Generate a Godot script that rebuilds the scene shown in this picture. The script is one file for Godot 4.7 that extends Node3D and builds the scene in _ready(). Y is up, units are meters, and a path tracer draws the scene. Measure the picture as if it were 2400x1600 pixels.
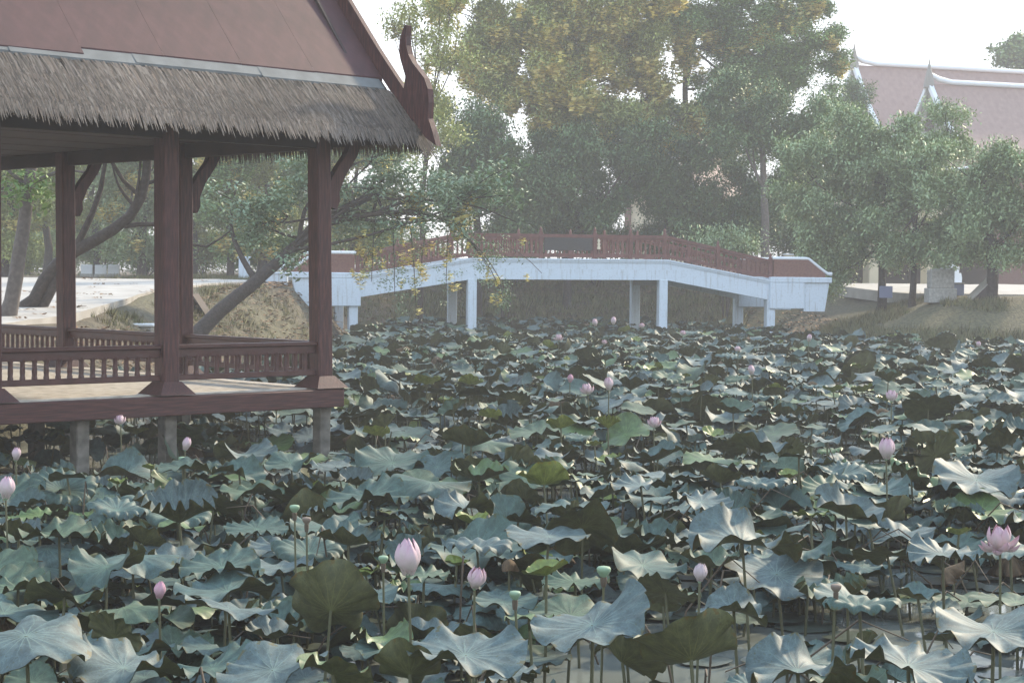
extends Node3D
# A lotus pond with a wooden pavilion, a white footbridge, flowering trees and temple roofs behind.

const EYE := 2.7            # eye height over the water
const F := 4383.0           # focal length in units of the photograph's pixels
var cam_basis := Basis()
var used := {}
var M := {}                 # materials
var rng := RandomNumberGenerator.new()
var noise := FastNoiseLite.new()

# ---------------------------------------------------------------- mesh collecting
class MB:
	var v := PackedVector3Array()
	var n := PackedVector3Array()
	var c := PackedColorArray()
	var u := PackedVector2Array()
	var i := PackedInt32Array()
	var col := Color(1, 1, 1)
	func add(p: Vector3, nn: Vector3, uv := Vector2.ZERO) -> int:
		v.push_back(p); n.push_back(nn); c.push_back(col); u.push_back(uv)
		return v.size() - 1
	func tri(a: Vector3, b: Vector3, d: Vector3, nn: Vector3) -> void:
		var k := v.size()
		for p in [a, b, d]:
			add(p, nn, Vector2(p.x + p.z, p.y))
		if (b - a).cross(d - a).dot(nn) > 0.0:
			i.append_array(PackedInt32Array([k, k + 2, k + 1]))
		else:
			i.append_array(PackedInt32Array([k, k + 1, k + 2]))
	func quad(a: Vector3, b: Vector3, d: Vector3, e: Vector3, nn := Vector3.ZERO) -> void:
		var q := nn
		if q == Vector3.ZERO:
			q = (d - a).cross(b - e).normalized()
		tri(a, b, d, q); tri(a, d, e, q)
	func cbox(ctr: Vector3, size: Vector3, ch := 0.01, bs := Basis()) -> void:
		# box with chamfered edges
		var h := size * 0.5
		var k: float = min(ch, min(h.x, min(h.y, h.z)) * 0.45)
		for ax in 3:
			for s in [-1.0, 1.0]:
				var nn := Vector3.ZERO; nn[ax] = s
				var b := (ax + 1) % 3; var d := (ax + 2) % 3
				var q := []
				for t in [[-1, -1], [1, -1], [1, 1], [-1, 1]]:
					var p := Vector3.ZERO
					p[ax] = s * h[ax]; p[b] = t[0] * (h[b] - k); p[d] = t[1] * (h[d] - k)
					q.push_back(ctr + bs * p)
				quad(q[0], q[1], q[2], q[3], bs * nn)
		for ax in 3:
			var b := (ax + 1) % 3; var d := (ax + 2) % 3
			for s in [-1.0, 1.0]:
				for t in [-1.0, 1.0]:
					var p0 := Vector3.ZERO; var p1 := Vector3.ZERO
					p0[b] = s * h[b]; p0[d] = t * (h[d] - k); p1[b] = s * (h[b] - k); p1[d] = t * h[d]
					var l := Vector3.ZERO; l[ax] = h[ax] - k
					var nn := Vector3.ZERO; nn[b] = s; nn[d] = t
					quad(ctr + bs * (p0 - l), ctr + bs * (p0 + l), ctr + bs * (p1 + l), ctr + bs * (p1 - l), (bs * nn).normalized())
		for s in [-1.0, 1.0]:
			for t in [-1.0, 1.0]:
				for w in [-1.0, 1.0]:
					var g := Vector3(s, t, w)
					tri(ctr + bs * (g * (h - Vector3(0, k, k))), ctr + bs * (g * (h - Vector3(k, 0, k))), ctr + bs * (g * (h - Vector3(k, k, 0))), (bs * g).normalized())
	func bar(a: Vector3, b: Vector3, w: float, hgt: float, ch := 0.01) -> void:
		# chamfered bar from a to b, w wide and hgt high
		var x := (b - a).normalized()
		var up := Vector3.UP if abs(x.y) < 0.95 else Vector3.BACK
		var z := x.cross(up).normalized()
		cbox((a + b) * 0.5, Vector3(a.distance_to(b), hgt, w), ch, Basis(x, z.cross(x), z))
	func tube(pts: Array, radii: Array, seg := 8) -> void:
		var base := v.size()
		var side := Vector3.ZERO
		for k in pts.size():
			var dir: Vector3 = (pts[min(k + 1, pts.size() - 1)] - pts[max(k - 1, 0)]).normalized()
			if side == Vector3.ZERO:
				side = dir.cross(Vector3(0.31, 0.2, 0.93)).normalized()
			side = (side - dir * side.dot(dir)).normalized()
			var o := dir.cross(side)
			for s in seg + 1:
				var a := TAU * s / seg
				var nn := side * cos(a) + o * sin(a)
				add(pts[k] + nn * radii[k], nn, Vector2(float(s) / seg, k * 0.5))
		for k in pts.size() - 1:
			for s in seg:
				var a := base + k * (seg + 1) + s
				var b := a + seg + 1
				i.append_array(PackedInt32Array([a, b, a + 1, a + 1, b, b + 1]))
		var cap := add(pts[-1], (pts[-1] - pts[-2]).normalized())
		var last := base + (pts.size() - 1) * (seg + 1)
		for s in seg:
			i.append_array(PackedInt32Array([cap, last + s + 1, last + s]))
	func lathe(prof: Array, seg := 10, at := Vector3.ZERO) -> void:
		# prof: [radius, height] pairs from below
		var base := v.size()
		for k in prof.size():
			var d: Vector2 = Vector2(prof[min(k + 1, prof.size() - 1)][0], prof[min(k + 1, prof.size() - 1)][1]) - Vector2(prof[max(k - 1, 0)][0], prof[max(k - 1, 0)][1])
			for s in seg + 1:
				var a := TAU * s / seg
				var nn := Vector3(cos(a) * d.y, -d.x, sin(a) * d.y).normalized()
				add(at + Vector3(cos(a) * prof[k][0], prof[k][1], sin(a) * prof[k][0]), nn)
		for k in prof.size() - 1:
			for s in seg:
				var a := base + k * (seg + 1) + s
				var b := a + seg + 1
				i.append_array(PackedInt32Array([a, a + 1, b, a + 1, b + 1, b]))
	func prism(poly: PackedVector2Array, z0: float, z1: float, bs := Basis(), at := Vector3.ZERO) -> void:
		# outline in x,y pushed from z0 to z1
		var t := Geometry2D.triangulate_polygon(poly)
		for k in range(0, t.size(), 3):
			for z in [z0, z1]:
				tri(at + bs * Vector3(poly[t[k]].x, poly[t[k]].y, z), at + bs * Vector3(poly[t[k + 1]].x, poly[t[k + 1]].y, z), at + bs * Vector3(poly[t[k + 2]].x, poly[t[k + 2]].y, z), bs * Vector3(0, 0, -1 if z == min(z0, z1) else 1))
		var cw := Geometry2D.is_polygon_clockwise(poly)
		for k in poly.size():
			var a := poly[k]; var b := poly[(k + 1) % poly.size()]
			var e := b - a
			var nn := Vector3(e.y, -e.x, 0).normalized() * (-1.0 if cw else 1.0)
			quad(at + bs * Vector3(a.x, a.y, z0), at + bs * Vector3(b.x, b.y, z0), at + bs * Vector3(b.x, b.y, z1), at + bs * Vector3(a.x, a.y, z1), bs * nn)
	func smooth_from(first: int, first_i: int) -> void:
		# smooth normals for the vertices and triangles added since
		for k in range(first, v.size()):
			n[k] = Vector3.ZERO
		for k in range(first_i, i.size(), 3):
			var f := (v[i[k + 2]] - v[i[k]]).cross(v[i[k + 1]] - v[i[k]])
			for j in 3:
				n[i[k + j]] += f
		for k in range(first, v.size()):
			n[k] = n[k].normalized()
	func arrays() -> Array:
		var a := []
		a.resize(Mesh.ARRAY_MAX)
		a[Mesh.ARRAY_VERTEX] = v; a[Mesh.ARRAY_NORMAL] = n; a[Mesh.ARRAY_COLOR] = c; a[Mesh.ARRAY_TEX_UV] = u; a[Mesh.ARRAY_INDEX] = i
		return a
	func mesh(m: Material) -> ArrayMesh:
		var r := ArrayMesh.new()
		r.add_surface_from_arrays(Mesh.PRIMITIVE_TRIANGLES, arrays())
		r.surface_set_material(0, m)
		return r

# ---------------------------------------------------------------- naming
func numbered(called: String) -> String:
	used[called] = used.get(called, 0) + 1
	return called if used[called] == 1 else "%s_%03d" % [called, used[called] - 1]

func tag(o: Node, label := "", category := "", group := "", kind := "") -> Node:
	if label: o.set_meta("label", label)
	if category: o.set_meta("category", category)
	if group: o.set_meta("group", group)
	if kind: o.set_meta("kind", kind)
	return o

func thing(called: String, label: String, category: String, at := Vector3.ZERO, turn := 0.0, group := "") -> Node3D:
	var o := Node3D.new()
	o.name = numbered(called)
	add_child(o)
	o.position = at; o.rotation.y = turn
	tag(o, label, category, group, "thing")
	return o

func put(called: String, mesh: Mesh, parent: Node, at := Transform3D()) -> MeshInstance3D:
	var o := MeshInstance3D.new()
	o.name = called if parent != self else numbered(called)
	o.mesh = mesh
	o.transform = at
	parent.add_child(o, true)
	return o

func at_px(x: float, y: float, d: float) -> Vector3:
	# the point d metres ahead that stands at that place of the photograph
	var r := cam_basis * Vector3((x - 1200.0) / F, (800.0 - y) / F, -1.0)
	return Vector3(0, EYE, 0) + r * (d / -r.z)

func px_of(p: Vector3) -> Vector2:
	var q := cam_basis.inverse() * (p - Vector3(0, EYE, 0))
	return Vector2(1200.0 + F * q.x / -q.z, 800.0 - F * q.y / -q.z)

# ---------------------------------------------------------------- materials
func srgb(r: int, g: int, b: int) -> Color:
	return Color(r / 255.0, g / 255.0, b / 255.0)

func noise_tex(sd: int, freq: float, stops: Array, size := 512, as_normal := false, strength := 4.0) -> NoiseTexture2D:
	var f := FastNoiseLite.new()
	f.seed = sd; f.frequency = freq; f.fractal_octaves = 5; f.noise_type = FastNoiseLite.TYPE_SIMPLEX_SMOOTH
	var t := NoiseTexture2D.new()
	t.width = size; t.height = size; t.seamless = true; t.noise = f
	if as_normal:
		t.as_normal_map = true; t.bump_strength = strength
	else:
		var g := Gradient.new()
		g.offsets = PackedFloat32Array(); g.colors = PackedColorArray()
		for s in stops:
			g.add_point(s[0], s[1])
		t.color_ramp = g
	return t

func mat(rough: float, albedo := Color.WHITE, tex: Texture2D = null, normal: Texture2D = null, scale := 1.0, metal := 0.0) -> StandardMaterial3D:
	var m := StandardMaterial3D.new()
	m.albedo_color = albedo; m.roughness = rough; m.metallic = metal
	if tex or normal:
		m.uv1_triplanar = true; m.uv1_world_triplanar = true; m.uv1_scale = Vector3.ONE * scale
	if tex: m.albedo_texture = tex
	if normal:
		m.normal_enabled = true; m.normal_texture = normal; m.normal_scale = 0.6
	m.cull_mode = BaseMaterial3D.CULL_DISABLED
	return m

func leaf_texture() -> ImageTexture:
	# veins running out from the middle of a lotus leaf, with a mottled blade
	var s := 512
	var im := Image.create(s, s, false, Image.FORMAT_RGB8)
	var f := FastNoiseLite.new(); f.seed = 4; f.frequency = 0.012; f.fractal_octaves = 4
	for y in s:
		for x in s:
			var p := Vector2(x - s * 0.5, y - s * 0.5)
			var r := p.length() / (s * 0.5)
			var a := p.angle() / TAU * 20.0 + 0.15 * f.get_noise_2d(x * 2.0, y * 2.0)
			var dist: float = abs(a - round(a)) / 20.0 * TAU * r
			var fork: float = abs(abs(a - round(a)) - 0.5 * clamp((r - 0.6) * 2.2, 0.0, 1.0)) / 20.0 * TAU * r
			var w := 0.014 * (1.15 - r * 0.7)
			var vein: float = clamp(1.0 - dist / w, 0.0, 1.0) * clamp(1.5 - r * 1.4, 0.25, 1.0)
			if r > 0.6:
				vein = max(vein, 0.6 * clamp(1.0 - fork / 0.008, 0.0, 1.0))
			vein = max(vein, clamp(1.0 - r / 0.045, 0.0, 1.0))
			var m := 0.70 + 0.16 * f.get_noise_2d(x, y) + 0.08 * f.get_noise_2d(x * 6.0, y * 6.0)
			var c := Color(m, m, m).lerp(Color(1.0, 1.0, 0.93), vein * 0.75)
			# brown scorched patches at the rim and a few spots
			var sc := f.get_noise_2d(x * 1.3 + 700.0, y * 1.3) + (r - 0.97) * 3.2
			if r > 0.7 and sc > 0.16:
				c = c.lerp(Color(0.78, 0.62, 0.42), clamp((sc - 0.16) * 6.0, 0.0, 0.8))
			if f.get_noise_2d(x * 5.0 + 90.0, y * 5.0 + 900.0) > 0.47:
				c = c.lerp(Color(0.66, 0.55, 0.38), 0.6)
			im.set_pixel(x, y, c)
	im.generate_mipmaps()
	return ImageTexture.create_from_image(im)

func grime_texture() -> ImageTexture:
	# painted concrete: rain-washed streaks and dull specks
	var s := 512
	var im := Image.create(s, s, false, Image.FORMAT_RGB8)
	var f := FastNoiseLite.new(); f.seed = 11; f.frequency = 0.02; f.fractal_octaves = 4
	for y in s:
		for x in s:
			var st := f.get_noise_2d(x * 2.2, y * 0.16)
			var sp := f.get_noise_2d(x * 3.0 + 300.0, y * 3.0)
			var d: float = clamp(st * 1.4 - 0.28, 0.0, 0.5) + clamp(sp * 1.6 - 0.45, 0.0, 0.35)
			var c := Color(0.80, 0.85, 0.89).lerp(Color(0.5, 0.48, 0.44), d * 0.6)
			im.set_pixel(x, y, c)
	im.generate_mipmaps()
	return ImageTexture.create_from_image(im)

func make_materials() -> void:
	var wood_n := noise_tex(5, 0.02, [], 256, true, 3.0)
	var wood := noise_tex(21, 0.012, [[0.0, srgb(42, 22, 20)], [0.45, srgb(68, 35, 32)], [0.6, srgb(76, 40, 36)], [1.0, srgb(108, 68, 60)]], 512)
	M.wood = mat(0.62, Color.WHITE, wood, wood_n, 0.7); M.wood.uv1_scale = Vector3(5.0, 0.45, 5.0)
	M.beam = mat(0.62, Color.WHITE, wood, wood_n, 0.7); M.beam.uv1_scale = Vector3(0.45, 5.0, 0.45)
	M.rail = mat(0.42, Color.WHITE, noise_tex(22, 0.015, [[0.0, srgb(58, 31, 28)], [1.0, srgb(92, 54, 47)]], 256), wood_n, 1.0)
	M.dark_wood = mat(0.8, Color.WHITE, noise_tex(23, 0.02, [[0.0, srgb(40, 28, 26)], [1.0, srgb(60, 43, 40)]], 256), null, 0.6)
	M.roof = mat(0.7, Color.WHITE, noise_tex(24, 0.006, [[0.0, srgb(50, 25, 26)], [0.42, srgb(62, 31, 32)], [0.55, srgb(68, 35, 35)], [1.0, srgb(84, 50, 50)]], 512), null, 0.45); M.roof.uv1_scale = Vector3(1.3, 0.3, 1.3)
	M.strip = mat(0.8, Color.WHITE, noise_tex(25, 0.02, [[0.0, srgb(88, 90, 88)], [1.0, srgb(124, 126, 124)]], 256), null, 0.6)
	M.plank = mat(0.55, Color.WHITE, noise_tex(26, 0.02, [[0.0, srgb(150, 140, 126)], [0.5, srgb(186, 178, 164)], [1.0, srgb(206, 198, 186)]], 256), wood_n, 0.8)
	M.pile = mat(0.85, Color.WHITE, noise_tex(27, 0.02, [[0.0, srgb(70, 68, 60)], [0.6, srgb(116, 111, 103)], [1.0, srgb(140, 136, 128)]], 256), null, 1.0)
	M.thatch_base = mat(0.95, Color.WHITE, noise_tex(28, 0.05, [[0.0, srgb(52, 44, 39)], [1.0, srgb(80, 70, 62)]], 256), null, 2.0)
	M.thatch = mat(0.85); M.thatch.vertex_color_use_as_albedo = true
	M.white = mat(0.6, Color.WHITE, grime_texture(), null, 0.35)
	M.red = mat(0.65, Color.WHITE, noise_tex(29, 0.02, [[0.0, srgb(84, 50, 45)], [1.0, srgb(122, 78, 70)]], 256), null, 0.8)
	M.panel = mat(0.8, Color.WHITE, noise_tex(30, 0.03, [[0.0, srgb(96, 66, 56)], [0.6, srgb(124, 84, 74)], [1.0, srgb(112, 98, 80)]], 256), null, 1.2)
	M.plaque = mat(0.35, Color.WHITE, noise_tex(31, 0.03, [[0.0, srgb(38, 38, 40)], [1.0, srgb(58, 56, 56)]], 256), null, 1.5)
	M.ground = mat(0.95, Color.WHITE, noise_tex(32, 0.03, [[0.0, srgb(110, 106, 100)], [0.45, srgb(196, 193, 188)], [0.6, srgb(225, 222, 216)], [1.0, srgb(255, 252, 246)]], 512), noise_tex(33, 0.06, [], 512, true, 9.0), 0.35)
	M.ground.vertex_color_use_as_albedo = true
	M.concrete = mat(0.8, Color.WHITE, noise_tex(34, 0.008, [[0.0, srgb(146, 140, 132)], [0.5, srgb(166, 161, 153)], [1.0, srgb(180, 176, 168)]], 512), null, 0.2)
	M.water = mat(0.07, srgb(122, 128, 122)); M.water.metallic_specular = 0.5
	M.water.normal_enabled = true; M.water.normal_texture = noise_tex(35, 0.012, [], 512, true, 1.2); M.water.normal_scale = 0.12
	M.water.uv1_triplanar = true; M.water.uv1_world_triplanar = true; M.water.uv1_scale = Vector3.ONE * 0.4
	M.bark = mat(0.9, Color.WHITE, noise_tex(36, 0.03, [[0.0, srgb(42, 35, 31)], [0.5, srgb(62, 53, 48)], [1.0, srgb(90, 80, 73)]], 256), noise_tex(37, 0.06, [], 256, true, 6.0), 1.2)
	M.pale_bark = mat(0.9, Color.WHITE, noise_tex(38, 0.03, [[0.0, srgb(84, 76, 71)], [1.0, srgb(122, 114, 107)]], 256), null, 1.0)
	var lt := leaf_texture()
	M.lotus_tops = []
	for c in [srgb(104, 130, 124), srgb(95, 122, 111), srgb(116, 136, 134), srgb(102, 126, 102)]:
		var m := mat(0.6, c); m.albedo_texture = lt; m.metallic_specular = 0.4
		m.backlight_enabled = true; m.backlight = Color(0.06, 0.09, 0.03)
		m.vertex_color_use_as_albedo = true
		M.lotus_tops.push_back(m)
	M.lotus_under = mat(0.75, srgb(112, 114, 70)); M.lotus_under.albedo_texture = lt
	M.lotus_under.backlight_enabled = true; M.lotus_under.backlight = Color(0.17, 0.19, 0.06)
	M.lotus_under.vertex_color_use_as_albedo = true
	M.young_top = mat(0.5, srgb(150, 166, 76)); M.young_top.albedo_texture = lt
	M.young_top.backlight_enabled = true; M.young_top.backlight = Color(0.2, 0.26, 0.05)
	M.young_under = mat(0.65, srgb(164, 174, 82)); M.young_under.albedo_texture = lt
	M.young_under.backlight_enabled = true; M.young_under.backlight = Color(0.22, 0.28, 0.05)
	M.fresh_top = mat(0.5, srgb(112, 140, 84)); M.fresh_top.albedo_texture = lt
	M.fresh_top.backlight_enabled = true; M.fresh_top.backlight = Color(0.12, 0.18, 0.04)
	M.float_top = mat(0.3, srgb(126, 140, 132)); M.float_top.albedo_texture = lt; M.float_top.vertex_color_use_as_albedo = true
	M.dead_top = mat(0.9, srgb(132, 108, 80)); M.dead_top.albedo_texture = lt
	M.stalk = mat(0.7, srgb(88, 88, 62))
	M.stalk_brown = mat(0.8, srgb(84, 72, 58))
	M.pod = mat(0.65, srgb(128, 152, 124))
	M.pod_dry = mat(0.8, srgb(122, 108, 96))
	M.petal = mat(0.55); M.petal.vertex_color_use_as_albedo = true
	M.petal.backlight_enabled = true; M.petal.backlight = Color(0.3, 0.2, 0.22)
	M.foliage = {}
	for kc in [["dark", srgb(98, 122, 76)], ["mid", srgb(122, 147, 87)], ["gold", srgb(156, 163, 92)], ["light", srgb(146, 164, 120)], ["blue", srgb(126, 146, 116)]]:
		var m := mat(0.6, kc[1]); m.vertex_color_use_as_albedo = true
		m.backlight_enabled = true; m.backlight = Color(0.24, 0.32, 0.09)
		M.foliage[kc[0]] = m
	M.blossom = mat(0.7, srgb(244, 231, 150)); M.blossom.vertex_color_use_as_albedo = true
	M.blossom.backlight_enabled = true; M.blossom.backlight = Color(0.40, 0.38, 0.15)
	M.pink_blossom = mat(0.7, srgb(186, 150, 176)); M.pink_blossom.vertex_color_use_as_albedo = true
	M.grass = mat(0.8, srgb(140, 132, 94)); M.grass.vertex_color_use_as_albedo = true
	M.grass.backlight_enabled = true; M.grass.backlight = Color(0.08, 0.08, 0.03)
	M.litter = mat(0.9, srgb(128, 106, 82)); M.litter.vertex_color_use_as_albedo = true
	M.temple_roof = mat(0.75, Color.WHITE, noise_tex(39, 0.02, [[0.0, srgb(134, 108, 98)], [1.0, srgb(162, 136, 126)]], 256), null, 0.5)
	M.temple_white = mat(0.6, srgb(222, 226, 228))
	M.gable = mat(0.7, srgb(140, 134, 126))
	M.niche = mat(0.8, srgb(70, 58, 52))
	M.cream = mat(0.75, srgb(216, 204, 176))
	M.stone = mat(0.85, Color.WHITE, noise_tex(40, 0.03, [[0.0, srgb(140, 138, 132)], [1.0, srgb(186, 184, 178)]], 256), null, 1.0)
	M.blue_sign = mat(0.5, srgb(128, 136, 168))
	M.orange = mat(0.7, srgb(186, 112, 64))

# ---------------------------------------------------------------- the lie of the land
var shore := PackedVector2Array()   # x, distance ahead
func set_shore() -> void:
	for p in [[-7.6, 29.5], [-6.8, 33], [-6.3, 38], [-5.9, 44], [-5.3, 50], [-5.2, 56], [-5.0, 62], [-4.8, 68], [-2, 74], [4, 76], [8.6, 71], [8.9, 66], [9.5, 61], [13, 57.6], [18, 56.4], [26, 55.4], [46, 53], [50, 20], [46, -9], [-34, -9], [-38, 14], [-24, 25], [-13, 28]]:
		shore.push_back(Vector2(p[0], p[1]))

func shore_dist(x: float, d: float) -> float:
	var p := Vector2(x, d)
	var best := 1e9
	for k in shore.size():
		var q := Geometry2D.get_closest_point_to_segment(p, shore[k], shore[(k + 1) % shore.size()])
		best = min(best, p.distance_squared_to(q))
	best = sqrt(best)
	return -best if Geometry2D.is_point_in_polygon(p, shore) else best

func land_level(x: float, d: float) -> float:
	var left: float = 1.55 + clamp((d - 31.0) / 31.0, 0.0, 1.0) * 0.78
	var right := 2.08
	var t: float = smoothstep(8.0, 14.0, x)
	var l: float = lerp(left, right, t)
	if d > 66.0:
		l = lerp(l, 2.36, smoothstep(66.0, 78.0, d))
	return l

func ground_y(x: float, d: float) -> float:
	var s := shore_dist(x, d)
	if s <= 0.0:
		return max(-0.7, s * 0.5)
	var w := 4.6
	if x < -3.0 and d < 68.0:
		w = lerp(2.4, 4.2, clamp((d - 34.0) / 12.0, 0.0, 1.0))
		w = lerp(w, 2.2, clamp((d - 50.0) / 8.0, 0.0, 1.0))
	elif x > 9.0:
		w = 6.5
	var t: float = clamp(s / w, 0.0, 1.0)
	t = lerp(t, smoothstep(0.0, 1.0, t), 0.7)
	return land_level(x, d) * t + 0.05 * noise.get_noise_2d(x * 9.0, d * 9.0) * min(s, 1.0)

func build_ground() -> void:
	var xs := []; var ds := []
	for k in range(-8, 0): xs.push_back(-34.0 - pow(-k, 2.0) * 6.0)
	var x := -34.0
	while x < 36.0:
		xs.push_back(x); x += 0.6
	for k in range(0, 9): xs.push_back(36.0 + pow(k, 2.0) * 6.0)
	for k in range(-6, 0): ds.push_back(-12.0 - pow(-k, 2.0) * 6.0)
	for k in range(0, 12): ds.push_back(-12.0 + k * 3.3)
	var d := 26.0
	while d < 92.0:
		ds.push_back(d); d += 0.6
	for k in range(0, 12): ds.push_back(92.0 + pow(k, 2.0) * 4.5)
	var b := MB.new()
	for dd in ds:
		for xx in xs:
			var y := ground_y(xx, dd)
			var e: float = clamp(0.5 + 0.9 * noise.get_noise_2d(xx * 3.0, dd * 3.0), 0.0, 1.0)
			var earth := Color(0.15, 0.125, 0.09) * (1.0 + 0.5 * noise.get_noise_2d(xx * 14.0, dd * 14.0))
			var grass := Color(0.17, 0.16, 0.085)
			var leafy := Color(0.19, 0.145, 0.095)
			var mixv: float = clamp(e * 1.2 + (0.25 if xx > 9.0 else -0.3), 0.0, 1.0)
			var c := earth.lerp(grass, mixv)
			if dd > 63.0 and xx < 9.0:
				c = c.lerp(leafy, clamp((dd - 63.0) / 4.0, 0.0, 0.85))
			b.col = c
			b.add(Vector3(xx, y, -dd), Vector3.UP, Vector2(xx, dd))
	var w := xs.size()
	for r in ds.size() - 1:
		for q in w - 1:
			var a := r * w + q
			b.i.append_array(PackedInt32Array([a, a + w, a + 1, a + 1, a + w, a + w + 1]))
	b.smooth_from(0, 0)
	for k in b.n.size():
		if b.n[k].y < 0.0: b.n[k] = -b.n[k]
	tag(put("ground", b.mesh(M.ground), self), "dry earth and grass banks around the pond", "", "", "structure")

func build_water() -> void:
	var b := MB.new()
	b.quad(Vector3(-60, 0, 12), Vector3(60, 0, 12), Vector3(60, 0, -90), Vector3(-60, 0, -90), Vector3.UP)
	tag(put("pond_water", b.mesh(M.water), self), "still pond water showing pale sky between lotus leaves", "", "", "structure")

func sheet(called: String, edge_l: Array, edge_r: Array, steps: int, lift: float, m: Material, label: String) -> void:
	# a slab that follows the ground between two lines of [x, d]
	var b := MB.new()
	var cols := 14
	for k in steps + 1:
		var t := float(k) / steps * (edge_l.size() - 1)
		var j: int = min(int(t), edge_l.size() - 2)
		var l: Vector2 = edge_l[j].lerp(edge_l[j + 1], t - j)
		var r: Vector2 = edge_r[j].lerp(edge_r[j + 1], t - j)
		for q in cols + 1:
			var p := l.lerp(r, float(q) / cols)
			b.add(Vector3(p.x, max(ground_y(p.x, p.y), land_level(p.x, p.y)) + lift, -p.y), Vector3.UP)
	for k in steps:
		for q in cols:
			var a := k * (cols + 1) + q
			var e := a + cols + 1
			b.i.append_array(PackedInt32Array([a, e, a + 1, a + 1, e, e + 1]))
	# kerb-like edges down into the earth
	for side in [0, cols]:
		for k in steps:
			var a: Vector3 = b.v[k * (cols + 1) + side]
			var e: Vector3 = b.v[(k + 1) * (cols + 1) + side]
			b.quad(a, e, e + Vector3.DOWN * 0.4, a + Vector3.DOWN * 0.4, Vector3(1 if side else -1, 0, 0))
	for row in [0, steps]:
		for q in cols:
			var a: Vector3 = b.v[row * (cols + 1) + q]
			var e: Vector3 = b.v[row * (cols + 1) + q + 1]
			b.quad(a, e, e + Vector3.DOWN * 0.4, a + Vector3.DOWN * 0.4, Vector3(0, 0, -1 if row else 1))
	tag(put(called, b.mesh(m), self), label, "", "", "structure")

# ---------------------------------------------------------------- pavilion
func turned(h: float, r: float) -> Array:
	return [[r * 0.9, 0.0], [r * 0.9, h * 0.12], [r * 0.6, h * 0.17], [r, h * 0.36], [r * 0.72, h * 0.6], [r * 0.6, h * 0.82], [r * 0.9, h * 0.88], [r * 0.9, h]]

func roof_at(z: float) -> float:
	# height of the near roof slope over the eave line z = 0.88 (local z runs towards the pond)
	var s := 0.88 - z
	if s < 0.77:
		return 4.43 + s * 0.98 + 0.05 * s * s
	return 5.21 + (s - 0.77) * 1.1 + 0.035 * (s - 0.77) * (s - 0.77)

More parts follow.
